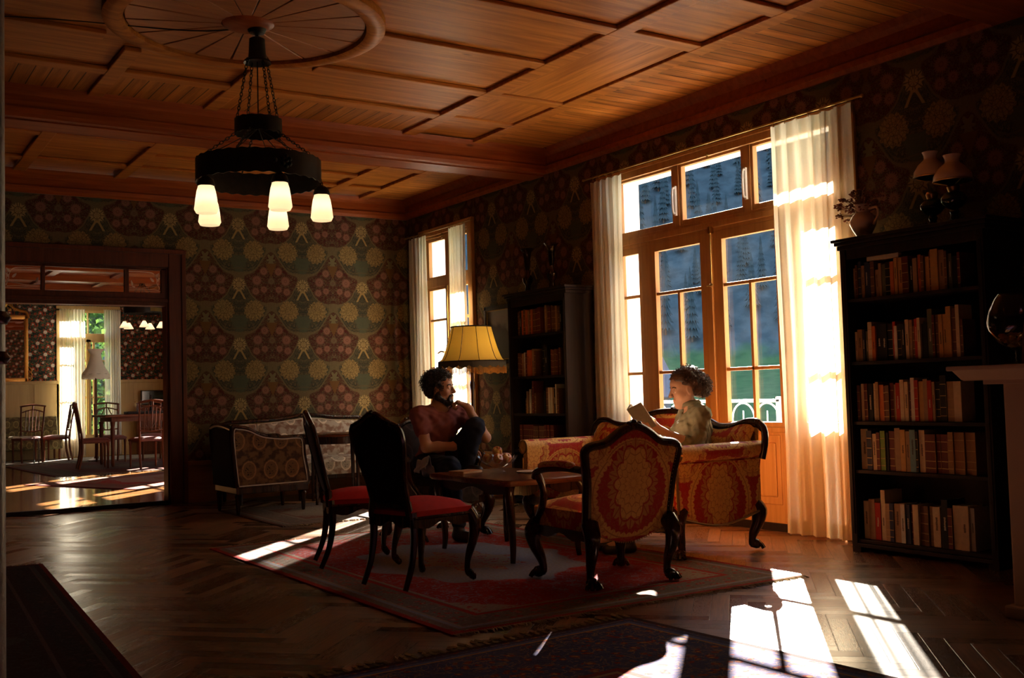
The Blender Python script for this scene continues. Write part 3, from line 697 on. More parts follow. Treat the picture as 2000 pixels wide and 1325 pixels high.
# balcony railing
r = empty('balcony_railing', 'scrolled wrought iron balcony railing outside the glazed doors', 'railing', (7.42, 0, -.06))
PIRON = plain('pale_painted_iron', (.62, .62, .60), .4, .3, .5, .1)
mb = MB(); mb.box((-.02, 4, 1.03), (.02, 13, 1.06), bev=.005); mb.box((-.015, 4, .10), (.015, 13, .13)); mb.build('rail', PIRON, r)
for y in (4.6, 6.9, 9.2, 11.5): MB().box((-.02, y, 0), (.02, y+.04, 1.08)).build('post', PIRON, r)
y = 4.75
while y < 12.6:
    mb = MB(); c = y+.15
    def arc(cy, cz, R, a0, a1, n=14): return [(0, cy+R*math.cos(a0+(a1-a0)*t/n), cz+R*math.sin(a0+(a1-a0)*t/n)) for t in range(n+1)]
    mb.tube(arc(c, .88, .145, 0, PI), .009, 5); mb.tube([(0, c-.145, .88), (0, c-.12, .13)], .008, 5); mb.tube([(0, c+.145, .88), (0, c+.12, .13)], .008, 5)
    for sg in (-1, 1):
        sp = [(0, c+sg*(.055+(.05-.0028*t)*math.cos(t*.45)), .80+(.05-.0028*t)*math.sin(t*.45)) for t in range(15)]; mb.tube(sp, .007, 5)
        sp = [(0, c+sg*(.06+(.05-.0028*t)*math.cos(t*.45+2)), .62+(.05-.0028*t)*math.sin(t*.45+2)) for t in range(15)]; mb.tube(sp, .007, 5)
    mb.tube([(0, c, .13), (0, c, .95)], .007, 5)
    mb.build('scroll_panel', PIRON, r); y += .31
# grey house left of the doors' view
hs = empty('stone_house', 'grey stone house low outside the glazed doors', 'house', (24.5, 33.5, -3.4), math.radians(35))
MB().box((-4, -3, 0), (3.6, 3, 4.3)).build('walls', plain('grey_stone', (.20, .21, .23), .9, 0, .1, .4, 3), hs)
MB().prism([(-4.5, 4.2), (0-.2, 6.3), (4.1, 4.2)], -3.4, 3.4, 'y').build('roof', plain('slate', (.12, .15, .22), .7, 0, .2, .3, 4), hs)
for k in range(3): MB().box((-3+k*2.2, -3.05, 1.6), (-2.1+k*2.2, -2.95, 2.9)).build('window', WHITE, hs)
# broad-leaved trees outside the far room
def leaf_mat(name, c, sh):
    m = Mat(name); d = m.n('ShaderNodeBsdfDiffuse'); t = m.n('ShaderNodeBsdfTranslucent'); x, y, z = m.coords()
    cc = m.mix(m.noise(m.vec(x, y, z), 3, 2).sm(.35, .65), c, sh)
    for q in (d, t): m.nt.links.new(cc, q.inputs[0])
    a = m.n('ShaderNodeMixShader'); a.inputs[0].default_value = .5; m.nt.links.new(d.outputs[0], a.inputs[1]); m.nt.links.new(t.outputs[0], a.inputs[2]); m.nt.links.new(a.outputs[0], m.out.inputs[0]); return m.m
LEAF = leaf_mat('tree_leaves', (.06, .12, .02), (.012, .03, .012))
def leafy(name, loc, h, R, n, label, seed, mat=LEAF, ls=.16):
    r = empty(name, label, 'tree', loc); rn = random.Random(seed)
    MB().tube(crv([(0, 0, 0), (.1, .05, h*.3), (-.05, .1, h*.6), (0, 0, h*.85)], 12), [.18*(1-i/16) for i in range(13)], 8).build('trunk', BARK, r)
    mb = MB()
    for k in range(n):
        a = rn.uniform(0, 2*PI); c = rn.uniform(-1, 1); q = R*rn.uniform(.55, 1)**.6*(1+.25*math.sin(a*3+c*4)); s = math.sqrt(1-c*c)
        p = Vector((q*s*math.cos(a), q*s*math.sin(a), h*.62+c*h*.42))
        u = Vector((rn.uniform(-1, 1), rn.uniform(-1, 1), rn.uniform(-1, 1))).normalized()*ls*rn.uniform(.6, 1.3); w = u.cross(Vector((rn.uniform(-1, 1), rn.uniform(-1, 1), rn.uniform(-1, 1)))).normalized()*ls*.55
        o = len(mb.v); mb.v += [tuple(p-u), tuple(p+w*.9-u*.1), tuple(p+u), tuple(p-w*.9-u*.1)]; mb.f.append((o, o+1, o+2, o+3))
    mb.build('foliage', mat, r); return r
leafy('broadleaf_tree', (5.2, 29.5, -1.0), 6.0, 2.2, 3500, 'leafy sunlit tree right behind the far window, beside its upper panes', 1)
leafy('broadleaf_tree', (4.9, 37, -1.5), 7.5, 3.0, 4200, 'darker leafy tree standing further behind the far window', 2, ls=.2)
leafy('broadleaf_tree', (9.6, 33.5, -1.5), 5.0, 2.3, 2500, 'lower leafy tree right of the far window view', 4)
leafy('shrub', (5.0, 27.0, -.9), 1.9, 1.1, 1500, 'low shrub under the far window outside', 3, ls=.1)
# ------------------------------------------------------------------ furniture fabrics
RED = (.50, .024, .018); GOLD = (.74, .40, .10); GOLD2 = (.42, .15, .035)
DAM_A = damask('red_gold_damask', RED, GOLD, GOLD2, .60, .62, 0, .27)
DAM_B = damask('red_gold_damask_side', RED, GOLD, GOLD2, .62, .60, .02, .10)
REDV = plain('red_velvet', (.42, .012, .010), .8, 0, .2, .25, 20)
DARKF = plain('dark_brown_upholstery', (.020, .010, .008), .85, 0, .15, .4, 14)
FADE = fade_fabric('grey_floral_tapestry', (.40, .33, .26), (.22, .12, .08), (.10, .09, .08), 1.0)
FADE2 = fade_fabric('ochre_medallion_tapestry', (.15, .075, .028), (.055, .022, .012), (.02, .010, .012), 1.1)
PIPING = plain('pale_piping', (.55, .45, .36), .7, 0, .2, .1)
NAIL = plain('brass_nails', (.35, .2, .07), .35, 1, .5, .2)

def cab(x, y, h, dx, dy, k=.055, r=.03, claw=True, mb=None):
    """cabriole leg; dx, dy = outward direction"""
    mb = mb or MB(); L = math.hypot(dx, dy) or 1; dx /= L; dy /= L; h = h
    P = lambda o, z: (x+dx*o, y+dy*o, z)
    pts = crv([P(0, h), P(k*.75, h*.84), P(k*.55, h*.60), P(-k*.15, h*.32), P(-k*.25, h*.13), P(k*.1, .035)], 20)
    n = len(pts); rr = [r*(1.65-.1*t/4) if t < 4 else r*(1.58-.88*min(1, (t-4)/9)) for t in range(n)]
    mb.tube(pts, rr, 10)
    if claw:
        mb.ball(P(k*.25, .038), .038, 10, (1, 1, .9))
        for a in (-.75, -.25, .25, .75):
            c, s = math.cos(a), math.sin(a); ex, ey = dx*c-dy*s, dx*s+dy*c
            mb.tube(crv([(P(0, .05)[0]+ex*.012, P(0, .05)[1]+ey*.012, .052), (P(0, 0)[0]+ex*.045, P(0, 0)[1]+ey*.045, .040), (P(0, 0)[0]+ex*.066, P(0, 0)[1]+ey*.066, 0.010)], 6), .012, 6)
    else:
        mb.tube(crv([P(-k*.1, .06), P(k*.3, .026), P(k*.75, .020)], 5), [.018, .022, .02, .022, .014, .014][:len(crv([P(0, 0), P(1, 0), P(2, 0)], 5))], 8)
    return mb
def back_map(x0, lean, zb):   # maps (w, z) on the leaning back plane to 3D; d = offset forward
    return lambda w, z, d=0, bow=0: (x0-(z-zb)*lean+d-bow, w, z)
def panel_from_outline(out, f, d, puff=0, nr=5):
    """a puffed panel filling a star-shaped outline (w, z), offset d"""
    mb = MB(); cw = sum(p[0] for p in out)/len(out); cz = sum(p[1] for p in out)/len(out); n = len(out); vs = []
    for j in range(nr+1):
        t = 1-j/nr
        for w, z in out: vs.append(f(cw+(w-cw)*t if t else cw, cz+(z-cz)*t if t else cz, d+puff*math.sqrt(max(0, 1-t*t))))
    fs = [(j*n+i, j*n+(i+1) % n, (j+1)*n+(i+1) % n, (j+1)*n+i) for j in range(nr) for i in range(n)]
    return mb.add(vs, fs)
def frame_tube(mb, out, f, d, r=.016, closed=True, seg=8): return mb.tube([f(w, z, d) for w, z in out], r, seg, closed=closed)
def seat_pad(mb, x0, x1, w0, w1, z0, z1, puff=.03, n=9, bowf=.03):
    """cushion, rear half width w0, front half width w1"""
    rows = []
    def P(a, b, top):
        x = x0+(x1-x0)*a; w = w0+(w1-w0)*a; e = 2*b-1; x += bowf*a*(1-e*e)
        ed = min(a, 1-a, b, 1-b)*2*3; ed = min(1, ed); rd = math.sqrt(1-(1-ed)**2)
        z = z1-.03+.03*rd+puff*(1-(2*a-1)**2)*(1-e*e) if top else z0
        return (x, w*e, z)
    vs = [P(i/n, j/n, True) for j in range(n+1) for i in range(n+1)]+[P(i/n, j/n, False) for j in range(n+1) for i in range(n+1)]
    N = (n+1)**2; fs = []
    for j in range(n):
        for i in range(n):
            a = j*(n+1)+i; fs.append((a, a+1, a+n+2, a+n+1)); fs.append((a+N, a+n+1+N, a+n+2+N, a+1+N))
    rim = [i for i in range(n)]+[n+(n+1)*j for j in range(n)]+[N-1-i for i in range(n)]+[(n+1)*(n-j) for j in range(n)]
    for q in range(len(rim)): a, b = rim[q], rim[(q+1) % len(rim)]; fs.append((a, b, b+N, a+N))
    return mb.add(vs, fs)
def apron(mb, p0, p1, z, d=.05, t=.022, drop=.03, n=12):
    """serpentine seat rail between two legs"""
    p0 = Vector(p0); p1 = Vector(p1); u = (p1-p0); nn = Vector((-u.y, u.x, 0)).normalized()*t/2; vs = []
    for i in range(n+1):
        a = i/n; p = p0+u*a; zz = z-d-drop*(abs(2*a-1)**2)+drop*.5*math.cos((2*a-1)*PI*2)
        for s in (-1, 1):
            q = p+nn*s; vs += [(q.x, q.y, z), (q.x, q.y, zz)]
    fs = [(4*i, 4*i+4, 4*i+5, 4*i+1) for i in range(n)]+[(4*i+2, 4*i+3, 4*i+7, 4*i+6) for i in range(n)]+[(4*i, 4*i+2, 4*i+6, 4*i+4) for i in range(n)]+[(4*i+1, 4*i+5, 4*i+7, 4*i+3) for i in range(n)]
    fs += [(0, 1, 3, 2), (4*n, 4*n+2, 4*n+3, 4*n+1)]
    return mb.add(vs, fs)
def mirror(out): return out+[(-w, z) for w, z in out[::-1] if abs(w) > 1e-6]

def side_chair(label, loc, rz, group):
    r = empty('side_chair', label, 'chair', loc, rz, group)
    f = back_map(-.20, .24, .47)
    out = crv2(mirror([(0, .475), (.13, .475), (.155, .52), (.165, .62), (.20, .76), (.222, .86), (.205, .93), (.12, .965), (.05, 1.0), (0, 1.015)][::1]), 72, True)
    mb = MB(); frame_tube(mb, out, f, 0, .019)
    for s in (-1, 1): mb.tube(crv([f(s*.15, .50, 0), (-.205, s*.165, .44), (-.20, s*.17, .40)], 8), .024, 8)
    for a, b in ((0, 1.02), (-.03, 1.012), (.03, 1.012), (.05, 1.0), (-.05, 1.0), (.2, .94), (-.2, .94)): mb.ball(f(a, b, 0), .018, 8)
    mb.build('back_frame', DARKW, r, smooth=True)
    inn = [(w*.93, .745+(z-.745)*.95) for w, z in out]
    panel_from_outline(inn, f, .008, .022).build('back_upholstery', REDV, r, smooth=True)
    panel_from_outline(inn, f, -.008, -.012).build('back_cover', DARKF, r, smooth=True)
    mb = MB(); seat_pad(mb, -.21, .23, .19, .235, .40, .475, .035); mb.build('seat', REDV, r, smooth=True)
    mb = MB(); apron(mb, (-.2, -.19, 0), (.22, -.23, 0), .415); apron(mb, (-.2, .19, 0), (.22, .23, 0), .415); apron(mb, (.245, -.23, 0), (.245, .23, 0), .415); apron(mb, (-.2, -.18, 0), (-.2, .18, 0), .42)
    mb.tube([(-.2, -.195, .405), (.22, -.24, .405), (.25, -.2, .405), (.255, .2, .405), (.22, .24, .405), (-.2, .195, .405)], .011, 6)
    mb.build('seat_rail', DARKW, r, smooth=True)
    for sx, sy in ((1, 1), (1, -1)): cab(.22, sy*.215, .42, 1, sy*.8, .05, .025, False).build('leg', DARKW, r, smooth=True)
    for sy in (1, -1):
        mb = MB(); mb.tube(crv([(-.19, sy*.175, .44), (-.185, sy*.18, .30), (-.21, sy*.183, .14), (-.265, sy*.187, .006)], 12), [.026-.0009*i for i in range(13)], 8); mb.build('leg', DARKW, r, smooth=True)
    return r
a_ = math.radians(14); side_chair('red seated high backed chair with dark back, nearest the camera at the coffee table', (2.765+.21*math.cos(a_), 5.63+.21*math.sin(a_), 0.010), a_, None)
b_ = math.radians(-16.5); side_chair('red seated high backed chair seen edge on, left of the other red chair', (2.81+.21*math.cos(b_), 6.69+.21*math.sin(b_), 0.010), b_, None)

def fauteuil(label, loc, rz, fab, wood_, wd=1.0, group=None, arm=True):
    r = empty('armchair', label, 'armchair', loc, rz, group)
    f = back_map(-.25, .17, .45)
    W_ = .305*wd
    half = [(0, .225), (.10, .24), (.20, .275), (W_*.90, .31), (W_*.94, .45), (W_*.97, .60), (W_*1.04, .72), (W_*1.05, .775), (W_*.92, .80), (.19, .815), (.11, .865), (.05, .895), (0, .905)]
    out = crv2(mirror(half), 96, True)
    cz = .57; inn = [(w*.945, cz+(z-cz)*.955) for w, z in out]
    # frame only along sides and crest
    up = [p for p in out if p[1] > .30]; k = next(i for i in range(len(out)) if out[i][1] > .30 and out[i-1][1] <= .30)
    seq = out[k:]+out[:k]; seq = [p for p in seq if p[1] > .30]
    mb = MB()
    mb.tube([f(w, z, 0) for w, z in seq], .025, 10, flat=(1.0, 1.25))
    for w, z in ((0, .925), (.035, .915), (-.035, .915)): mb.ball(f(w, z, 0), .02, 8)
    mb.build('back_frame', wood_, r, smooth=True)
    panel_from_outline(inn, f, .012, .045).build('back_cushion', fab, r, smooth=True, boxuv=True)
    panel_from_outline(inn, f, -.014, -.02).build('back_cover', fab, r, smooth=True, boxuv=True)
    mb = MB(); N2 = [(w*.95, cz+(z-cz)*.96) for w, z in crv2(mirror(half), 156, True)]
    for w, z in N2: mb.ball(f(w, z, -.019), .0052, 6)
    mb.build('nail_trim', NAIL, r)
    sw = .30*wd
    mb = MB(); seat_pad(mb, -.24, .31, sw*.93, sw, .28, .455, .045); mb.build('seat', fab, r, smooth=True, boxuv=True)
    mb = MB(); apron(mb, (-.24, -sw*.93, 0), (.28, -sw, 0), .32, .04, .03); apron(mb, (-.24, sw*.93, 0), (.28, sw, 0), .32, .04, .03); apron(mb, (.31, -sw, 0), (.31, sw, 0), .32, .04, .03)
    mb.build('seat_rail', wood_, r, smooth=True)
    for s in (-1, 1):
        mb = MB(); y = s*(sw+.01)
        mb.tube(crv([f(s*W_*.97, .66, 0), (-.14, s*(sw+.035), .675), (.06, s*(sw+.06), .665), (.17, s*(sw+.06), .64), (.205, s*(sw+.05), .615), (.18, s*(sw+.045), .595)], 20), [.02]*14+[.024, .028, .028, .024, .02, .02, .02][:7], 10) if False else None
        pts = crv([f(s*W_*.97, .66, 0), (-.14, s*(sw+.035), .675), (.06, s*(sw+.06), .665), (.17, s*(sw+.06), .64), (.20, s*(sw+.05), .61)], 20); mb.tube(pts, [.021+.008*max(0, (i-len(pts)*.7)/len(pts)*3) for i in range(len(pts))], 10)
        mb.tube(crv([(.17, s*(sw+.052), .625), (.15, s*(sw+.03), .54), (.19, s*(sw+.015), .44), (.27, s*(sw+.0), .36), (.28, s*sw, .30)], 16), .023, 10)
        mb.build('armrest', wood_, r, smooth=True)
        mb = MB(); pts = crv([(-.20, s*(sw+.03), .69), (-.08, s*(sw+.045), .698), (.06, s*(sw+.06), .69), (.11, s*(sw+.06), .678)], 12); mb.tube(pts, [.012]+[.03]*(len(pts)-2)+[.012], 10, flat=(1, .7)); mb.build('arm_pad', fab, r, smooth=True, boxuv=True)
    for s in (-1, 1):
        cab(.27, s*sw*.97, .33, 1, s*.7, .06, .034, True).build('leg', wood_, r, smooth=True)
        cab(-.25, s*sw*.90, .36, -1, s*.25, .05, .032, True).build('leg', wood_, r, smooth=True)
    return r
fa = math.radians(86)
fauteuil('red and gold damask armchair with its back to the camera and a carved curved crest', (3.875, 5.02, 0.010), fa, DAM_A, DARKW)
ma = math.radians(-85)
DARKT = fade_fabric('dark_tapestry', (.05, .03, .02), (.03, .015, .01), (.012, .01, .012), 1)
fauteuil('dark armchair the man with crossed knee sits in', (4.05, 7.46, 0.010), ma, DARKT, DARKW)

def settee():
    r = empty('settee', 'red and gold damask settee with rolled arms in front of the glazed doors', 'sofa', (5.0, 6.09, 0.010), PI)
    hw = .86
    # back (local -x), top outline from photo
    top = [(-.93, .84), (-.88, .868), (-.78, .868), (-.66, .84), (-.52, .835), (-.38, .880), (-.2, .928), (0, .942), (.2, .928), (.38, .880), (.52, .835), (.66, .84), (.78, .868), (.88, .868), (.93, .84)]
    f = back_map(-.30, .16, .45); tc = crv2(top, 60)
    mb = MB(); pts = [f(-.95, .62, 0), f(-.965, .72, 0), f(-.955, .80, 0)]+[f(w, z, 0) for w, z in tc]+[f(.955, .80, 0), f(.965, .72, 0), f(.95, .62, 0)]
    mb.tube(crv(pts, 150), .024, 10); mb.tube([f(w, z-.028, .01) for w, z in tc], .010, 6); mb.ball(f(0, .955, 0), .02, 10)
    mb.build('back_frame', DARKW, r, smooth=True)
    vs = []; n = len(tc); R = 8
    for side, d0, pf in ((1, .02, .07), (-1, -.02, -.01)):
        mb = MB(); vs = []
        for j in range(R+1):
            a = j/R
            for w, z in tc:
                zz = .30+(z-.018-.30)*a; e = min(1, (1-abs(w)/.95)*8); pu = pf*math.sqrt(max(0, 1-(2*a-1)**4))*math.sqrt(max(0, 1-(1-e)**2))
                vs.append(f(w*.945, zz, d0+pu))
        mb.add(vs, [(j*n+i, j*n+i+1, (j+1)*n+i+1, (j+1)*n+i) for j in range(R) for i in range(n-1)])
        mb.build('back_cushion' if side > 0 else 'back_cover', DAM_A, r, smooth=True, boxuv=True)
    mb = MB(); seat_pad(mb, -.26, .36, hw, hw, .26, .46, .03, 16, .02); mb.build('seat', DAM_A, r, smooth=True, boxuv=True)
    # arms: panel with scroll roll
    for s in (-1, 1):
        mb = MB(); xs = [-.36+.75*i/14 for i in range(15)]; prof = []
        # cross-section in (y, z), from inside bottom over the roll to the outside
        cy, cz, R_ = .90, .685, .058
        sec = [(.85, .44), (.845, .55), (.845, .64)]+[(cy+R_*math.cos(a), cz+R_*math.sin(a)) for a in [PI*(1.0-.14*i) for i in range(12)]]+[(.905, .618), (.895, .56), (.895, .40)]
        N = len(sec)
        for i, x in enumerate(xs):
            a = i/14; low = .20+.075*abs(2*a-1)**1.6+.0*a; br = 1-.15*(a > .96)
            for (y, z) in sec: mb.v.append((x, s*(y+ (0 if z < .6 else 0)), z))
            for (y, z) in ((.895, low+.02), (.893, low), (.87, low), (.86, low+.02)): mb.v.append((x, s*y, z))
        M_ = N+4
        for i in range(14):
            for j in range(M_): mb.f.append((i*M_+j, (i+1)*M_+j, (i+1)*M_+(j+1) % M_, i*M_+(j+1) % M_))
        mb.f.append(tuple(range(M_))); mb.f.append(tuple(14*M_+j for j in range(M_))[::-1])
        mb.build('arm', DAM_B, r, smooth=True, boxuv=True)
        mb = MB(); mb.tube([(x, s*.900, .20+.075*abs(2*(i/14)-1)**1.6) for i, x in enumerate(xs)], .008, 6); mb.tube([(.395, s*y, z) for y, z in [(.90, .30), (.90, .6)]], .008, 6)
        mb.tube([(.395, s*(cy+R_*.9*math.cos(t*.5)), cz+R_*.9*math.sin(t*.5)) for t in range(13)], .007, 6); mb.build('piping', NAIL, r, smooth=True)
    mb = MB(); apron(mb, (.385, -.86, 0), (.385, .86, 0), .31, .05, .03, .035, 30); mb.box((-.31, -.86, .24), (-.27, .86, .30)); mb.build('seat_rail', DARKW, r, smooth=True)
    for sx in (1, -1):
        for s in (-1, 1): cab(.335 if sx > 0 else -.33, s*.845, .31, sx, s*.5, .055, .036, True).build('leg', DARKW, r, smooth=True)
    return r
settee()
# coffee table ------------------------------------------------------
def coffee_table():
    r = empty('coffee_table', 'dark mahogany coffee table with curved legs in the middle of the seats', 'table', (4.03, 6.32, 0.010), 0)
    hx, hy = .36, .56; out = []
    base = [(hx*.9, -hy*.96), (hx*1.0, -hy*.8), (hx*.95, -hy*.4), (hx*1.0, 0), (hx*.95, hy*.4), (hx*1.0, hy*.8), (hx*.9, hy*.96), (hx*.5, hy*.96), (0, hy), (-hx*.5, hy*.96), (-hx*.9, hy*.96), (-hx*1.0, hy*.8), (-hx*.95, hy*.4), (-hx, 0), (-hx*.95, -hy*.4), (-hx, -hy*.8), (-hx*.9, -hy*.96), (-hx*.5, -hy*.96), (0, -hy), (hx*.5, -hy*.96)]
    out = crv2(base, 100, True); mb = MB(); mb.prism(out, .515, .54, 'z'); mb.prism([(a*.975, b*.98) for a, b in out], .505, .545, 'z'); mb.build('table_top', MAHOG, r, bevel=.004)
    mb = MB()
    for a, b in (((-.27, -.46, 0), (.27, -.46, 0)), ((-.27, .46, 0), (.27, .46, 0)), ((-.28, -.45, 0), (-.28, .45, 0)), ((.28, -.45, 0), (.28, .45, 0))): apron(mb, a, b, .51, .05, .02, .035)
    mb.build('apron', DARKW, r, smooth=True)
    for sx in (-1, 1):
        for sy in (-1, 1):
            mb = MB(); pts = crv([(sx*.27, sy*.45, .51), (sx*.30, sy*.48, .44), (sx*.275, sy*.462, .28), (sx*.262, sy*.452, .10), (sx*.27, sy*.458, .0)], 16)
            mb.tube(pts, [.036-.0012*i for i in range(len(pts))], 10); mb.build('leg', DARKW, r, smooth=True)
    return r
coffee_table()
TT = .554
# fruit bowl and what lies on the table ---------------------------------------
br = empty('glass_bowl', 'fluted cut glass bowl holding apples on the coffee table', 'bowl', (4.035, 6.46, TT))
flute = lambda a, j: 1+(.07*min(1, j/3))*math.cos(a*16)
mb = MB(); mb.lathe([(.05, 0), (.055, .008), (.04, .02), (.05, .035), (.09, .06), (.125, .095), (.142, .125), (.136, .125), (.118, .096), (.085, .066), (.045, .042), (.001, .038)], (0, 0, 0), 64, wob=flute); mb.build('bowl', clear_glass('cut_glass', (.93, .93, .95)), br, smooth=True)
APP = Mat('apple_skin', .3); x, y, z = APP.coords(); APP.col(APP.mix(APP.noise(APP.vec(x*4, y*4, z), 14, 3).sm(.35, .65), (.55, .42, .13), (.50, .12, .05)))
def apple(loc, tilt, label):
    r = empty('apple', label, 'apple', loc, 0, 'apples in the glass bowl'); r.rotation_euler = (tilt[0], tilt[1], 0)
    prof = [(.001, -.030), (.014, -.033), (.030, -.024), (.037, -.004), (.035, .014), (.024, .027), (.010, .028), (.004, .022), (.001, .020)]
    MB().lathe(prof, (0, 0, 0), 18).build('flesh', APP.m, r, smooth=True); MB().tube([(0, 0, .02), (.003, 0, .038)], .0018, 5).build('stem', BARK, r)
for p, t, l in (((4.035, 6.46, TT+.155), (.5, -.4), 'yellow apple on top of the others in the glass bowl'), ((3.975, 6.50, TT+.105), (.3, .6), 'apple at the left side of the glass bowl'), ((4.092, 6.425, TT+.105), (.7, .2), 'apple at the right side of the glass bowl'),
                ((4.005, 6.405, TT+.105), (1, .4), 'apple at the near left rim of the glass bowl'), ((4.085, 6.505, TT+.105), (.2, -.8), 'apple at the far side of the glass bowl')): apple(p, t, l)
mb = MB(); mb.lathe([(.001, .002), (.07, .002), (.10, .010), (.102, .012), (.07, .006), (.001, .006)], (4.20, 6.28, TT), 40); tag(mb.build('saucer', PORC, smooth=True), 'pale saucer beside the glass bowl on the coffee table', 'saucer')
rb = empty('book', 'red patterned book lying on the far end of the coffee table', 'book', (3.86, 6.62, TT), .3)
MB().box((-.10, -.07, 0), (.10, .07, .022), bev=.003).build('cover', damask('red_book_cover', (.35, .03, .015), (.45, .22, .1), (.3, .1, .04), .1, .12), rb, boxuv=True); MB().box((-.095, -.072, .004), (.102, .068, .018)).build('pages', plain('book_pages', (.7, .6, .42)), rb)
# ------------------------------------------------------------------ rugs
def rug(label, cx, cy, hx, hy, rz, mat, fr='near far', fmat=None, tassel=.05, knots=False, z=0):
    r = empty('rug', label, 'rug', (cx, cy, z+.0005), rz)
    MB().box((-hx, -hy, 0), (hx, hy, .008)).build('pile', mat, r)
    FR = fmat or plain('fringe_wool', (.50, .42, .30), .9, 0, .1, .2); rn = random.Random(int(cx*100))
    for e in fr.split():
        s = -1 if e == 'near' else 1; mb = MB(); n = int(hx*2/(.045 if knots else .014))
        for i in range(n):
            x = -hx+.01+(2*hx-.02)*i/(n-1); L = tassel*rn.uniform(.7, 1.2); dx = rn.uniform(-.02, .02)*(1.6 if knots else 1)
            y = s*hy; rad = .0065 if knots else .0032
            mb.tube([(x, y-s*.01, .006), (x+dx*.3, y+s*L*.45, .009), (x+dx, y+s*L, .004)], [rad, rad, rad*1.3 if knots else rad*.6], 4)
            if knots: mb.ball((x+dx*.3, y+s*L*.4, .009), .009, 6)
        mb.build('fringe', FR, r)
    return r
R1 = rug_mat('persian_rug_red', 1.18, 1.86, (.26, .018, .012), (.16, .115, .09), (.30, .025, .018), (.28, .20, .15), (.22, .21, .26), 1.35)
rug('large red and cream rug with medallion under the coffee table and seats', 3.62, 6.20, 1.18, 1.86, 0, R1)
R2 = rug_mat('persian_rug_navy', 1.05, 1.45, (.05, .012, .012), (.055, .045, .10), (.20, .022, .015), (.34, .17, .07), (.10, .10, .22), 1.4, False, .70)
rug('dark blue rug with knotted fringe in the near foreground', 2.345, 2.62, 1.05, 1.45, math.radians(3), R2, 'near far', None, .09, True)
R3 = rug_mat('dark_runner', .9, 2.6, (.14, .015, .012), (.035, .022, .022), (.045, .022, .022), (.09, .05, .05), (.06, .05, .05), 1.4)
rug('dark rug with red edge at the left, beside the iron column', .24, 5.62, .9, 2.6, math.radians(-3.2), R3, 'near far', plain('dark_fringe', (.12, .08, .05), .9))
R4 = rug_mat('sofa_rug', 1.3, .9, (.08, .03, .02), (.13, .11, .09), (.20, .16, .13), (.16, .07, .05), (.22, .19, .16), 1)
rug('worn grey and red rug in front of the floral sofa', 4.66, 9.88, 1.3, .9, 0, R4)
# ------------------------------------------------------------------ curtains
def curtain(label, axis, c, a, b, z0, z1, folds, amp, mat, seed, cat='curtain', group=None, gather=.0):
    r = empty('curtain', label, cat, (c, (a+b)/2, z0) if axis == 'y' else ((a+b)/2, c, z0), 0, group)
    rn = random.Random(seed); ph = [rn.uniform(0, 6) for _ in range(4)]; w = b-a; H_ = z1-z0
    def fn(u, v):
        s = u*2*PI*folds; t = v
        off = amp*(.75*math.sin(s+ph[0]+.5*math.sin(u*5+ph[1]))+.35*math.sin(2.1*s+ph[2]+1.2*(1-t)))*(.75+.45*(1-t))+.008*math.sin(t*7+ph[3]+u*9)
        al = (u-.5)*w*(1-.03*math.sin(t*PI))+.006*math.sin(s*1.3+ph[1]); z = t*H_
        if t > .985: z -= .018*math.sin(u*PI*folds)**2
        return (off, al, z) if axis == 'y' else (al, off, z)
    MB().grid(fn, folds*14, 60).build('panel', mat, r, smooth='all')
    mb = MB(); mb.grid(lambda u, v: tuple(q+(-.002 if (i == (0 if axis == 'y' else 1)) else 0) for i, q in enumerate(fn(u, v*.035))), folds*14, 3); mb.build('hem', mat, r, smooth='all')
    return r
curtain('cream sheer curtain at the right side of the glazed doors, sunlit, beside the tall bookcase', 'y', 6.085, 4.90, 5.66, .012, 3.12, 6, .028, CURT, 3)
curtain('narrow cream curtain gathered at the left side of the glazed doors', 'y', 6.085, 7.47, 7.94, .012, 3.10, 5, .026, CURT, 5)
curtain('cream curtain left of the small window beside the corner', 'y', 6.085, 11.27, 11.70, .012, 3.07, 5, .026, CURT, 8)
curtain('cream curtain right of the small window, behind the floor lamp', 'y', 6.085, 10.30, 10.70, .012, 3.07, 5, .026, CURT, 9)
curtain('white sunlit curtain left in the far room window', 'x', 23.36, 4.02, 4.52, .06, 3.13, 8, .022, CURT2, 11)
curtain('white curtain right in the far room window, behind the pale lamp', 'x', 23.36, 4.90, 5.24, .06, 3.13, 7, .022, CURT2, 12)
def rod(label, y0, y1, z, brackets, rings):
    r = empty('curtain_rod', label, 'curtain rod', (6.085, (y0+y1)/2, z)); c = (y0+y1)/2
    mb = MB(); mb.tube([(0, y0-c, 0), (0, y1-c, 0)], .008, 10); mb.ball((0, y0-c, 0), .014, 10); mb.ball((0, y1-c, 0), .014, 10); mb.build('rod', BRASS, r, smooth=True)
    for y in brackets: MB().tube([(0, y-c, 0), (.05, y-c, .025), (.115, y-c, .025)], .007, 6).build('bracket', BRASS, r)
    for y in rings:
        mb = MB(); mb.tube([(.012*math.cos(t), 0+y-c, .012*math.sin(t)-.004) for t in [2*PI*k/12 for k in range(12)]], .0025, 5, closed=True); mb.tube([(0, y-c, -.015), (0, y-c, -.035)], .0025, 5); mb.build('ring', BRASS, r)
rod('long thin curtain rod above the glazed doors', 4.79, 8.05, 3.14, (4.97, 6.46, 7.9), [4.93+.115*k for k in range(7)]+[7.5+.1*k for k in range(5)])
rod('short thin curtain rod above the small window', 10.18, 11.78, 3.09, (10.30, 11.7), [10.34+.08*k for k in range(5)]+[11.3+.09*k for k in range(5)])
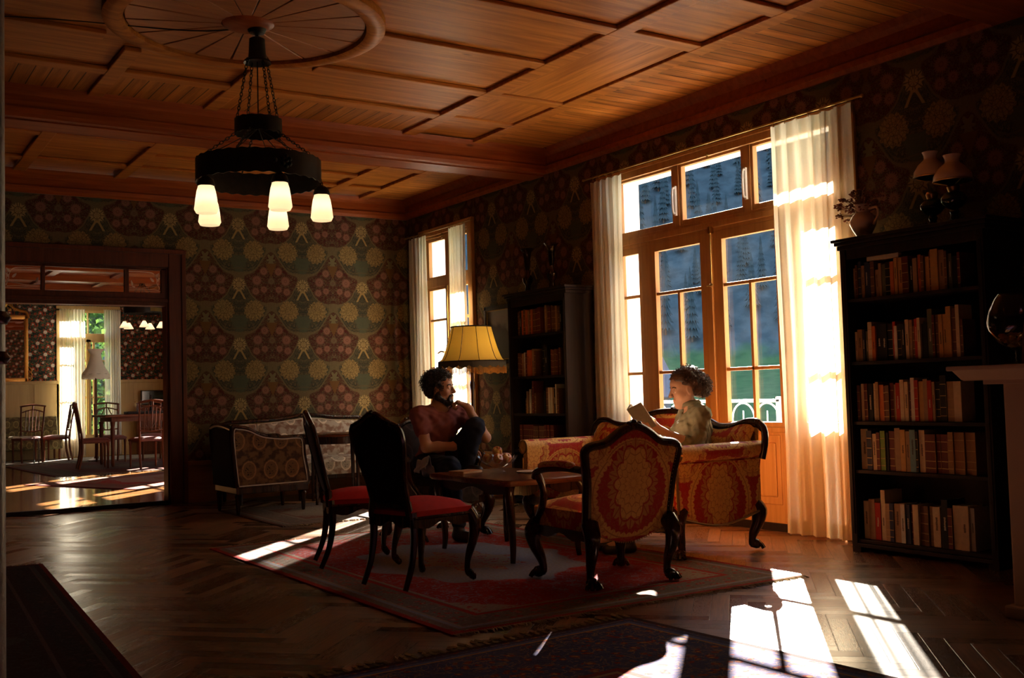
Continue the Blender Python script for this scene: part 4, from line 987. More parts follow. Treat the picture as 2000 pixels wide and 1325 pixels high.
# ------------------------------------------------------------------ bookcases and books
PAL = dict(t=(.36, .22, .11), c=(.62, .47, .28), o=(.55, .14, .03), r=(.42, .03, .015), n=(.03, .035, .07), k=(.012, .010, .010), b=(.16, .07, .035), g=(.12, .12, .06), y=(.55, .30, .09),
           w=(.62, .58, .48), l=(.16, .30, .34), e=(.18, .30, .05), d=(.14, .03, .02), p=(.30, .15, .06))
NAMES = dict(t='tan', c='cream', o='orange', r='red', n='navy', k='black', b='brown', g='olive', y='golden yellow', w='whitish', l='light blue', e='green', d='dark red', p='ochre leather')
BM = {k: plain('book_'+NAMES[k].replace(' ', '_'), v, .6, 0, .3, .22, 30) for k, v in PAL.items()}
PAGES = plain('paper_pages', (.66, .56, .40), .9, 0, .1, .1, 60); BAND_G = plain('spine_gilt', (.5, .33, .12), .4, .6); BAND_K = plain('spine_print', (.05, .03, .02), .7)
ORD = ['first', 'second', 'third', 'fourth', 'fifth', 'sixth', 'seventh', 'eighth', 'ninth', 'tenth', 'eleventh', 'twelfth', 'thirteenth', 'fourteenth', 'fifteenth', 'sixteenth', 'seventeenth', 'eighteenth', 'nineteenth', 'twentieth'] + ['twenty-'+q for q in ('first', 'second', 'third', 'fourth', 'fifth', 'sixth', 'seventh', 'eighth', 'ninth')] + ['thirtieth'] + ['thirty-'+q for q in ('first', 'second', 'third', 'fourth', 'fifth', 'sixth', 'seventh', 'eighth', 'ninth')]
def book(loc, w, h, d, c, label, group, rn, lean=0, flat=False):
    r = empty('book', label, 'book', loc, 0, group)
    if lean: r.rotation_euler = (lean, 0, 0)
    if flat: r.rotation_euler = (PI/2, 0, 0)
    # local: spine at x=0 facing -x, thickness along -y (w), height z
    mb = MB(); mb.box((0, -w, 0), (.006, 0, h), bev=.0018); mb.box((.003, -w, 0), (d, -w+.003, h)); mb.box((.003, -.003, 0), (d, 0, h)); mb.build('cover', BM[c], r)
    MB().box((.006, -w+.003, .003), (d-.004, -.003, h-.004)).build('pages', PAGES, r)
    k = rn.random(); mb = MB()
    if c in 'dbp' or k < .2:
        for q in (.12, .3, .55, .8): mb.box((-.0012, -w+.001, h*q), (.001, -.001, h*q+.004))
        mb.box((-.0011, -w+.001, h*.12), (.001, -w+.0018, h*.804))
        mb.build('spine_bands', BAND_G, r)
    elif k < .7:
        z = h*rn.uniform(.3, .45); n = rn.randint(7, 13); mb.box((-.0007, -w*.52, z), (.001, -w*.49, z+n*.0075))
        for q in range(n):
            zz = z+q*.0075; mb.box((-.0008, -w*(.60+.08*rn.random()), zz), (.001, -w*(.42-.08*rn.random()), zz+.0042))
        mb.build('spine_title', BAND_K if c in 'tcoywle' else PAGES, r)
    return r
def bookcase(label, xf, y0, y1, ztop, shelves, rows, gapname, seed):
    """front plane x = xf, against the right wall; y1 = far (left) end"""
    d = 6.155-xf; r = empty('bookcase', label, 'bookcase', (xf, y0, 0)); L = y1-y0
    for a, b in ((0, .03), (L-.03, L)): 
        mb = MB(); mb.box((0, a, .0), (d, b, ztop-.04), bev=.003); mb.build('side_panel', BLACKW, r)
    for a in (0, L-.045):
        mb = MB(); mb.box((-.012, a, .05), (.008, a+.045, ztop-.05), bev=.004); mb.box((-.018, a+.012, .12), (-.01, a+.033, ztop-.12), bev=.003); mb.build('front_post', BLACKW, r)
    MB().box((d-.012, .02, .05), (d, L-.02, ztop-.04)).build('back_panel', BLACKW, r)
    mb = MB(); mb.box((-.03, -.035, ztop-.045), (d+.0, L+.035, ztop-.02), bev=.008); mb.box((-.045, -.05, ztop-.022), (d, L+.05, ztop), bev=.006); mb.box((-.015, -.02, ztop-.075), (d, L+.02, ztop-.045), bev=.006); mb.box((0, .02, ztop-.14), (.015, L-.02, ztop-.05)); mb.build('cornice', BLACKW, r)
    for z in shelves: 
        mb = MB(); mb.box((.004, .028, z-.022), (d-.01, L-.028, z), bev=.003); mb.build('shelf', BLACKW, r)
    mb = MB(); mb.box((-.012, .02, .035), (.008, L-.02, .06), bev=.004); mb.build('plinth_rail', BLACKW, r)
    for a in (.0, L-.07):
        mb = MB(); mb.box((-.01, a, 0), (.06, a+.07, .06), bev=.004); mb.build('foot', BLACKW, r)
    rn = random.Random(seed); nm = ['bottom', 'second', 'third', 'fourth', 'top'] if len(shelves) == 5 else ['bottom']
    for si, row in rows.items():
        z = shelves[si]; y = y1-.055; cnt = 0
        for it in row.split():
            if it[0] == '_': y -= float(it[1:])/100; continue
            c = it[0]; w, h = it[1:].split('x'); w = float(w)/100*.985; h = float(h)/100; mx = 1
            if y-w < y0+.05: break
            dep = rn.uniform(.13, .20); 
            book((xf+.035+rn.uniform(0, .02), y, z+.0012), w-.0012, h, dep, c, '%s book on the %s shelf of the %s, %s from its left end' % (NAMES[c], nm[si], gapname, ORD[min(cnt, 38)]), 'books on the %s shelf of the %s' % (nm[si], gapname), rn)
            y -= w; cnt += 1
    return r
bookcase('tall dark open bookcase at the right, filled with books, beside the sunlit curtain', 5.78, 3.72, 4.78, 2.10, [.085, .545, .868, 1.268, 1.69], {
    4: 't2x21 b2x23 n2.6x25 t2.6x22 n3.3x24 n2.6x23 b3.2x24 t2.6x18 t2.4x22 g3.3x21 k4x22 o3x22 y2.6x24 y4x24 d5x24 k3x20 t3.3x22 o2.7x24 b2.4x23 y3x22 b2x25 y5.5x26 t4x25 b2x24 g2.6x22 k4.5x20 d2x22',
    3: 'c2x20 t4x21.5 n2.1x21 g2x20 c3.6x26 o3x23 k4.4x24 k4.4x24 k4.2x24 r2.2x25 w2.5x22 k3x23 k2.5x23 c2.8x25.5 t2.4x25 b2x21 r2.4x25.5 c2.4x26 k2x22 k3x23 g3.6x31 d1.8x27 b2x27 y3x27 y3x27 y3.6x31.5 b3.6x30 c2.7x32 b2x23',
    2: 'b2.4x24 c2.7x25 d3x25 k3.8x25 c2.4x25 t2.6x26 o3.8x24 d2x23 b3x23.5 d3x25 t2x24 r3.2x25 c3.2x27 c3x25.5 d1.8x24 w3.1x28 r3x26.5 y3.4x25.5 t3.4x27 r3.4x26 t2x25 k3.4x25 k4.6x29 t5.2x25 c5.4x25',
    1: 'c6x27 n4.4x26 c3.4x24 d3x25 e4x26 k2.3x25 d4.6x26 t4.4x28 y4x27 t3.2x26 l4.4x27 k2x26 c4.4x27 d3x24.5 d3x24.5 d3x24.5 d3x24.5 d3x24.5 d2.8x24.5 p3.8x26 p3.8x26 p3.8x26 p3.8x26 p3.4x26',
    0: 'c4.6x25 t5x26.5 r4.6x24.5 c3.6x33 t4x24.5 n3.4x25 t5.2x25 w3.4x25 n3.6x25 d2.5x25 c4.4x25.5 b3.8x25 b3.2x25 t2.8x25 c5.4x25 _1 k4.8x30 d3.2x25 c5.4x27 c6x27 w3x26'},
    'right bookcase', 1)
b1 = [.085, .55, .915, 1.285, 1.70]
bookcase('dark bookcase by the lamp, in the shadow between the two windows', 5.84, 8.06, 9.06, 2.13, b1, {
    4: '_3 b2.4x24 b3x25 n3x23 o3x25 b4x26 o4x25 t3x24 b3x25 o3x25 b4x25 d5x25 d5x26 _8 t3x27 b3x25 d4x25 t2.5x26 b3.5x25 b3x25 t2.6x25 b3x24 k3x24',
    3: '_2 b3x24 b3x24 d3x22 t3x23 w3x24 d3x23 o4x26 o4x26 t3.5x27 b3x25 _12 k4x30 k4x28 _6 d3x25 b4x24 b3x25 d3x24 b3x26',
    2: '_14 b3x15 t3x22 d2x22 w3x24 b3x25 d3x32 b3x20 _14 k3x22 b4x25 w4x25 w3x25 t3x24 k3x24 w2.4x28 b3x24',
    1: '_4 d4x25 d4x25 d4x25 d4x25 d4x25 d4x25 b4x24 b4x24 b4x24 b4x24 b4x24 d4x25 d4x25 d4x25 d4x25',
    0: '_4 b4x25 k4x25 d4x25 b5x24 t4x25 b4x26 k4x24 d4x25 b4x25 b5x24 k4x25 d4x25 b4x26'},
    'shadowed bookcase', 2)
# books lying flat on top of the row
def flatbook(loc, w, h, d, c, label):
    r = empty('book', label, 'book', loc); MB().box((0, 0, 0), (d, h, w), bev=.002).build('cover', BM[c], r); MB().box((-.001, .004, .004), (d-.01, h-.004, w-.004)).build('pages', PAGES, r); return r
flatbook((5.83, 4.36, 1.935), .03, .25, .18, 'c', 'cream book lying flat on the upright books, top shelf of the right bookcase'); flatbook((5.84, 4.37, 1.9665), .028, .24, .17, 'k', 'black book lying flat, topmost of the small pile in the right bookcase')
# things standing on the bookcases
def oil_lamp(loc, label, hs, R, milk=True):
    r = empty('oil_lamp', label, 'oil lamp', loc, 0, None)
    MB().lathe([(.062, 0), (.068, .008), (.06, .02), (.03, .035), (.022, .06), (.03, .08), (.024, .095)], (0, 0, 0), 32).build('foot', GREENG, r, smooth=True)
    MB().lathe([(.024, .095), (.05, .11), (.078, .14), (.08, .165), (.062, .195), (.03, .205)], (0, 0, 0), 32).build('oil_font', GREENG, r, smooth=True)
    MB().lathe([(.03, .205), (.034, .215), (.04, .235), (.032, .25)], (0, 0, 0), 24).build('burner', BRASS, r, smooth=True)
    MB().lathe([(.022, .25), (.03, .29), (.02, .34), (.018, .475*hs)], (0, 0, 0), 20).build('glass_chimney', GLASS, r, smooth=True)
    z = .27*hs
    if milk: MB().lathe([(R*.98, z), (R, z+.012), (R*.97, z+.04), (R*.72, z+.085), (R*.42, z+.115), (R*.36, z+.125), (R*.37, z+.145), (R*.46, z+.168), (R*.43, z+.168), (R*.33, z+.145), (R*.33, z+.12), (R*.68, z+.08), (R*.93, z+.036), (R*.95, z+.0)], (0, 0, 0), 40).build('milk_glass_shade', PORC, r, smooth=True)
    if milk:
        mb = MB(); mb.tube([(R*1.01*math.cos(2*PI*k/40), R*1.01*math.sin(2*PI*k/40), z+.004) for k in range(40)], .004, 6, closed=True)
        for a in (0, 2.1, 4.2): mb.tube([(R*math.cos(a), R*math.sin(a), z+.004), (.035*math.cos(a), .035*math.sin(a), z-.02)], .003, 5)
        mb.build('shade_ring', BRASS, r)
    return r
GREENG = Mat('dark_green_glass', .06, 0, .6).col((.006, .018, .008)).m
oil_lamp((5.92, 4.00, 2.10), 'oil lamp with milk glass shade on the right bookcase, the nearer one', 1.0, .118)
oil_lamp((6.02, 4.225, 2.10), 'oil lamp with milk glass shade on the right bookcase, the taller one behind', 1.28, .108)
def tulip(loc, label):
    r = empty('glass_lamp', label, 'lamp', loc)
    MB().lathe([(.06, 0), (.06, .01), (.03, .03), (.025, .08), (.05, .12), (.055, .16), (.025, .20), (.02, .24)], (0, 0, 0), 28).build('foot', DARKW, r, smooth=True)
    MB().lathe([(.022, .24), (.03, .28), (.034, .36), (.045, .42), (.075, .46), (.073, .461), (.043, .424), (.031, .36), (.027, .28), (.019, .242)], (0, 0, 0), 36, wob=lambda a, j: 1+.04*math.cos(8*a)*(j in (4, 5))).build('glass_tulip', clear_glass('smoky_glass', (.6, .55, .5)), r, smooth=True)
tulip((6.0, 8.93, 2.13), 'glass tulip lamp on the shadowed bookcase, left one'); tulip((6.0, 8.50, 2.13), 'glass tulip lamp on the shadowed bookcase, right one')
pr = empty('pitcher', 'cream porcelain pitcher on the left end of the right bookcase', 'pitcher', (5.90, 4.68, 2.10), 0)
def pwob(a, j):
    return 1+(.28*max(0, math.cos(a-PI/2))**5 if j in (9, 10, 11, 12) else (.12*max(0, math.cos(a-PI/2))**4 if j in (8, 13) else 0))
MB().lathe([(.045, 0), (.05, .006), (.046, .02), (.07, .06), (.088, .10), (.088, .125), (.07, .16), (.05, .18), (.052, .195), (.064, .215), (.074, .23), (.070, .23), (.060, .215), (.046, .195), (.044, .18)], (0, 0, 0), 40, wob=pwob).build('body', PORC, pr, smooth=True)
MB().tube(crv([(0, -.055, .20), (0, -.115, .20), (0, -.125, .15), (0, -.085, .09)], 16), .009, 8).build('handle', PORC, pr, smooth=True)
dr = empty('dried_flowers', 'dried brown flowers standing in the cream pitcher', 'flowers', (5.90, 4.68, 2.26)); rn = random.Random(2)
mb = MB(); mf = MB()
for k in range(110):
    a = rn.uniform(0, 2*PI); q = rn.uniform(.01, .15)*(1.2 if math.sin(a) > .3 else .9); h = rn.uniform(.04, .19)-q*.35; p = (q*math.cos(a), q*math.sin(a), h)
    mb.tube(crv([(0, 0, -.04), (p[0]*.4, p[1]*.4, h*.6), p], 4), .0016, 4)
    for t in range(4): mf.ball((p[0]+rn.uniform(-.014, .014), p[1]+rn.uniform(-.014, .014), h+rn.uniform(-.012, .012)), rn.uniform(.005, .011), 6, (1, 1, .7))
mb.build('stems', plain('dry_stem', (.16, .09, .04), .9), dr); mf.build('blossoms', plain('dry_blossom', (.26, .10, .06), .9, 0, .1, .5, 40), dr)
# ------------------------------------------------------------------ picture
pc = empty('picture', 'dark framed landscape painting behind the lamp shade, partly behind the bookcase', 'painting', (6.16, 9.60, 1.44), 0)
mb = MB()
for a, b in (((-.0, -.47, 0), (.035, .47, .05)), ((0, -.47, .60), (.035, .47, .65)), ((0, -.47, 0), (.035, -.42, .65)), ((0, .42, 0), (.035, .47, .65))): mb.box(a, b, bev=.01)
mb.build('frame', DARKW, pc); mb = MB()
for a, b in (((.005, -.425, .045), (.03, .425, .06)), ((.005, -.425, .59), (.03, .425, .605)), ((.005, -.425, .05), (.03, -.41, .6)), ((.005, .41, .05), (.03, .425, .6))): mb.box(a, b)
mb.build('gilt_slip', BRASS, pc)
m = Mat('dark_landscape_painting', .5); x, y, z = m.coords(); nz = m.noise(m.vec(x, y*2, z*2), 3, 5)
m.col(m.mix((z+nz*.25-(y*3).sin()*.1-.5).sm(-.05, .05), m.mix(nz, (.03, .03, .015), (.08, .06, .03)), m.mix(nz, (.16, .12, .07), (.26, .22, .15)))); MB().box((.018, -.42, .05), (.024, .42, .6)).build('canvas', m.m, pc)
# ------------------------------------------------------------------ floor lamp
fl = empty('floor_lamp', 'standard lamp with yellow fringed bell shade behind the seated man', 'lamp', (5.13, 8.62, .0))
MB().lathe([(.15, 0), (.16, .012), (.14, .03), (.06, .05), (.035, .08), (.022, .12), (.03, .16), (.02, .2), (.018, .7), (.028, .74), (.018, .78), (.016, 1.15), (.026, 1.2), (.016, 1.24), (.012, 1.5)], (0, 0, .009), 24).build('pole', DARKW, fl, smooth=True)
SH = shade_mat('yellow_silk_shade', (.70, .44, .07), .05, .22)
def shp(t): return .315-.125*(t**.62) if t < 1 else .19
prof = [(shp(i/14), 1.43+.33*i/14) for i in range(15)]
sh = MB(); vs = []; seg = 48
sh.lathe(prof, (0, 0, 0), 12*4, wob=lambda a, j: 1-.03*abs(math.sin(a*5))); sh.f = sh.f[:-2]
sh.build('lamp_shade', SH, fl, smooth=True)
mb = MB()
for k in range(10):
    a = 2*PI*k/10; mb.tube([((r_+.003)*math.cos(a), (r_+.003)*math.sin(a), z_) for r_, z_ in prof], .0028, 5)
mb.build('shade_seams', DARKW, fl)
for rr, zz, nm_ in ((.317, 1.43, 'shade_trim'), (.192, 1.76, 'shade_trim')):
    mb = MB(); mb.tube([(rr*math.cos(2*PI*k/40), rr*math.sin(2*PI*k/40), zz) for k in range(40)], .007, 6, closed=True); mb.build(nm_, BLACKW, fl)
mb = MB(); vs = []; n = 120
for k in range(n):
    a = 2*PI*k/n; zb = 1.39-.022*abs(math.sin(a*10)); vs += [(.320*math.cos(a), .320*math.sin(a), 1.43), (.323*math.cos(a), .323*math.sin(a), zb)]
mb.add(vs, [(2*k, 2*((k+1) % n), 2*((k+1) % n)+1, 2*k+1) for k in range(n)]); mb.build('scalloped_skirt', plain('dark_olive_braid', (.05, .035, .012), .8), fl, solid=.002)
mb = MB(); n = 150
for k in range(n):
    a = 2*PI*k/n; zb = 1.388-.022*abs(math.sin(a*10)); L = .052; mb.tube([(.323*math.cos(a), .323*math.sin(a), zb), (.322*math.cos(a), .322*math.sin(a), zb-L)], [.003, .0045], 4)
mb.build('fringe', plain('amber_fringe', (.42, .17, .03), .8, 0, .2, .4, 60), fl)
blb = emit('lamp_bulb', (1, .68, .28), 95)
MB().ball((.06, -.04, 1.56), .032, 12).build('bulb', blb, fl, smooth=True)
MB().tube([(0, 0, 1.5), (.06, -.04, 1.52)], .012, 8).build('socket', BRASS, fl)
# ------------------------------------------------------------------ chandelier
ch = empty('chandelier', 'wrought iron ring chandelier with five lit frosted glass shades', 'chandelier', (2.36, 6.62, 3.55), math.radians(-19.4))
Z = -3.55
def band(R, z0, z1, amp, n=80, waves=22):
    mb = MB(); vs = []
    for k in range(n*2):
        a = PI*k/n; e = amp*math.sin(a*waves/1.0)
        for rr, zz in ((R, z0+e), (R, z1+e*.8), (R-.006, z1+e*.8), (R-.006, z0+e)): vs.append((rr*math.cos(a), rr*math.sin(a), zz+Z))
    N = n*2
    return mb.add(vs, [(4*k+j, 4*((k+1) % N)+j, 4*((k+1) % N)+(j+1) % 4, 4*k+(j+1) % 4) for k in range(N) for j in range(4)])
band(.40, 2.53, 2.68, .004, 110, 30).build('iron_ring', IRON, ch, smooth=True)
band(.152, 2.855, 2.955, .003, 60, 16).build('small_iron_ring', IRON, ch, smooth=True)
MB().lathe([(.055, 3.40), (.058, 3.36), (.085, 3.345), (.09, 3.33), (.08, 3.335), (.05, 3.36)][::-1]+[(.05, 3.49), (.035, 3.50), (.001, 3.505)], (0, 0, Z), 24).build('bell', IRON, ch, smooth=True)
MB().lathe([(.001, 3.515), (.05, 3.53), (.062, 3.555), (.055, 3.575), (.015, 3.58), (.012, 3.59)], (0, 0, Z), 24).build('ceiling_cup', IRON, ch, smooth=True)
mb = MB(); mb.tube([(0, 0, 3.50+Z), (0, 0, 3.53+Z)], .01, 8); mb.tube(crv([(0, 0, 3.58+Z), (.02, 0, 3.60+Z), (.0, 0, 3.625+Z)], 8), .006, 6); mb.build('hook', IRON, ch)
def chain(p, q, link=.032, r=.0028):
    p = Vector(p); q = Vector(q); L = (q-p).length; n = max(2, int(L/(link*.72))); d = (q-p).normalized(); a = d.cross(Vector((0, 0, 1))); a = a.normalized() if a.length > .01 else Vector((1, 0, 0)); b = d.cross(a); mb = MB()
    for k in range(n):
        c = p+(q-p)*((k+.5)/n); s = a if k % 2 else b
        mb.tube([c+d*(link*.5*math.cos(t))+s*(link*.28*math.sin(t)) for t in [2*PI*i/10 for i in range(10)]], r, 5, closed=True)
    return mb
for k in range(4):
    a = PI/2*k+.5; chain((.07*math.cos(a), .07*math.sin(a), 3.35+Z), (.15*math.cos(a), .15*math.sin(a), 2.95+Z)).build('chain', IRON, ch)
for k in range(5):
    a = 2*PI*k/5+.6; chain((.15*math.cos(a), .15*math.sin(a), 2.86+Z), (.395*math.cos(a), .395*math.sin(a), 2.68+Z)).build('chain', IRON, ch)
MB().tube([(0, 0, 3.34+Z), (0, 0, 2.90+Z)], .005, 6).build('cable', IRON, ch)
mb = MB()
for k in range(5):
    a = 2*PI*k/5; mb.tube(crv([(0, 0, 2.90+Z), (.12*math.cos(a), .12*math.sin(a), 2.82+Z), (.385*math.cos(a), .385*math.sin(a), 2.66+Z)], 10), .003, 5)
mb.build('wires', IRON, ch)
mb = MB()
for a0 in (math.radians(-66),):
    for dx, dz, rr in ((0, 0, .018), (.022, .012, .016), (-.022, .012, .016), (.022, -.018, .016), (-.022, -.018, .016), (-.07, .0, .014), (0, .03, .014), (0, -.034, .014)):
        a = a0+dx/.4; mb.ball((.405*math.cos(a), .405*math.sin(a), 2.605+dz+Z), rr, 10, (1, 1, 1))
mb.build('rosette', IRON, ch, smooth=True)
FROST = shade_mat('frosted_glass_shade', (1.0, .80, .55), .36, .6); BULB = emit('warm_bulb', (1, .86, .62), 12)
for k in range(5):
    a = 2*PI*k/5; cx, cy = .40*math.cos(a), .40*math.sin(a)
    MB().lathe([(.001, 2.53), (.018, 2.528), (.045, 2.505), (.054, 2.475), (.052, 2.462), (.046, 2.465)], (cx, cy, Z), 24, wob=lambda a, j: 1+.05*math.cos(6*a)*(j > 3)).build('lamp_cap', IRON, ch, smooth=True)
    chain((cx, cy, 2.565+Z), (cx, cy, 2.525+Z), .03).build('suspension_link', IRON, ch)
    sh = MB(); sh.lathe([(.044, 2.47), (.058, 2.43), (.066, 2.38), (.070, 2.335), (.073, 2.315), (.066, 2.30), (.062, 2.292)], (cx, cy, Z), 36, wob=lambda a, j: 1+(.05*math.cos(8*a) if j == 0 else .025*abs(math.sin(12*a)) if j in (3, 4) else 0)); sh.f = sh.f[:-2]
    s_ = sh.build('glass_shade', FROST, ch, smooth=True)
    MB().ball((cx, cy, 2.385+Z), .025, 12, (1, 1, 1.3)).build('bulb', BULB, s_, smooth=True)
wr = tag(MB().tube(crv([(2.33, 6.66, 3.575), (2.0, 6.9, 3.574), (1.2, 7.1, 3.578), (.3, 7.4, 3.572)], 16), .004, 5).build('ceiling_cable', IRON), 'thin cable running along the ceiling to the chandelier hook', 'cable')
# ------------------------------------------------------------------ iron column, fireplace, goblet, card
cr_ = empty('iron_column', 'slender grey cast iron column with brown rings at the left edge', 'column', (.366, 3.2, 0))
CI = Mat('grey_cast_iron', .38, .5, .5); x, y, z = CI.coords(); nz = CI.noise(CI.vec(x, y, z), 60, 3); CI.col(CI.mix(nz, (.16, .14, .12), (.32, .29, .25))); CI.bump(nz, .6, .004)
MB().lathe([(.10, 0), (.10, .05), (.06, .09), (.045, .14), (.045, 3.40), (.06, 3.44), (.09, 3.50), (.09, 3.595)], (0, 0, 0), 32).build('shaft', CI.m, cr_, smooth=True)
for z in (1.255, 1.365):
    MB().lathe([(.045, z-.018), (.051, z-.017), (.053, z-.010), (.056, z-.007), (.061, z), (.056, z+.007), (.053, z+.010), (.051, z+.017), (.045, z+.018)], (0, 0, 0), 32).build('ring', Mat('brown_lacquered_ring', .18).col((.06, .016, .008)).m, cr_, smooth=True)
fp = empty('fireplace', 'white fireplace with projecting mantel shelf at the right edge', 'fireplace', (4.69, 2.27, 0))
FPW = plain('ivory_paint', (.46, .32, .19), .5, 0, .3, .06)
MB().box((0, -.69, .06), (1.0, .69, 1.12), bev=.01).build('body', FPW, fp); MB().box((-.03, -.72, 0), (1.0, .72, .06), bev=.01).build('plinth', FPW, fp)
mb = MB(); mb.box((-.19, -.88, 1.168), (1.05, .86, 1.19), bev=.006); mb.prism([(-.17, 1.168), (-.10, 1.125), (-.08, 1.12), (1.0, 1.12), (1.0, 1.168)], -.85, .84, 'y'); mb.box((-.05, -.78, 1.10), (1.0, .76, 1.125), bev=.004); mb.build('mantel_shelf', FPW, fp)
RB = plain('red_brown_panel', (.20, .055, .025), .5)
for z0, z1 in ((.86, 1.04), (.12, .80)):
    MB().box((-.008, .30, z0), (.004, .55, z1), bev=.004).build('inset_panel', RB, fp); MB().box((-.014, .33, z0+.03), (.0, .52, z1-.03), bev=.004).build('tile', FPW, fp)
gb = empty('goblet', 'huge balloon shaped glass goblet with coins in it, on the mantel shelf', 'glass', (4.73, 2.895, 1.191))
MB().lathe([(.001, .002), (.06, .002), (.062, .006), (.02, .012), (.013, .02), (.018, .03), (.011, .04), (.016, .052), (.012, .062), (.03, .072), (.085, .105), (.128, .165), (.136, .20), (.125, .255), (.10, .31), (.082, .335), (.080, .334), (.097, .31), (.121, .255), (.132, .20), (.124, .167), (.08, .11), (.025, .08), (.001, .078)], (0, 0, 0), 56).build('glass', clear_glass('goblet_glass', (.95, .95, .95)), gb, smooth=True)
rn = random.Random(4); GC = plain('old_gold', (.6, .33, .08), .3, .9); mb = MB()
for k in range(170):
    a = rn.uniform(0, 2*PI); zz = rn.uniform(.088, .145); R_ = (.03+(zz-.08)*1.15)*rn.uniform(0, 1)**.5*.88
    M_ = Matrix.Translation((R_*math.cos(a), R_*math.sin(a), zz)) @ Matrix.Rotation(rn.uniform(-.9, .9), 4, 'X') @ Matrix.Rotation(rn.uniform(-.9, .9), 4, 'Y'); mb.lathe([(.011, -.001), (.011, .001)], (0, 0, 0), 10, M_)
tag(mb.build('coins', GC), 'small golden coins and wrappers heaped inside the goblet', 'coins', kind='stuff').location = gb.location
cd = empty('menu_card', 'brown card with printed lines leaning against the goblet on the mantel', 'card', (4.575, 2.79, 1.1915), math.radians(0))
mb = MB(); lx = Vector((.54, -.84, 0)); vs = []
W2 = .17; T0 = Vector((.0, 0, 0)); up = Vector((.055, .035, .205))
def cp(u, v, o=0): q = lx*(u-0)*W2+up*v+Vector((-.84, -.54, .2))*o; return tuple(q)
card = plain('kraft_card', (.22, .10, .05), .8, 0, .1, .1)
m_ = MB(); m_.add([cp(0-.02*0, 0), cp(1, 0), cp(1, 1), cp(.12, 1)]+[cp(0, 0, -.002), cp(1, 0, -.002), cp(1, 1, -.002), cp(.12, 1, -.002)], [(0, 1, 2, 3), (7, 6, 5, 4), (0, 4, 5, 1), (1, 5, 6, 2), (2, 6, 7, 3), (3, 7, 4, 0)]); m_.build('card', card, cd)
mb = MB()
for j, v in enumerate((.62, .56, .50, .44, .38, .32, .26, .20)):
    u0 = .17; u1 = .9-.12*(j % 3); mb.add([cp(u0, v, .0006), cp(u1, v, .0006), cp(u1, v+.012, .0006), cp(u0, v+.012, .0006)], [(0, 1, 2, 3)])
mb.build('printed_lines', BAND_K, cd)
def text(parent, name, s, size, M, mat):
    c = bpy.data.curves.new(name, 'FONT'); c.body = s; c.size = size; c.extrude = .0004; o = bpy.data.objects.new(name, c); COL.objects.link(o); c.materials.append(mat)
    dg = bpy.context.evaluated_depsgraph_get(); me = bpy.data.meshes.new_from_object(o.evaluated_get(dg)); bpy.data.objects.remove(o); o = bpy.data.objects.new(name, me); COL.objects.link(o); o.parent = parent; o.matrix_local = M; return o
ux = lx.normalized(); uz = up.normalized(); un = ux.cross(uz); Mx = Matrix((ux, uz, un)).transposed().to_4x4(); Mx.translation = Vector(cp(.2, .76, .0008)); text(cd, 'heading', 'ker', .03, Mx, BAND_K)
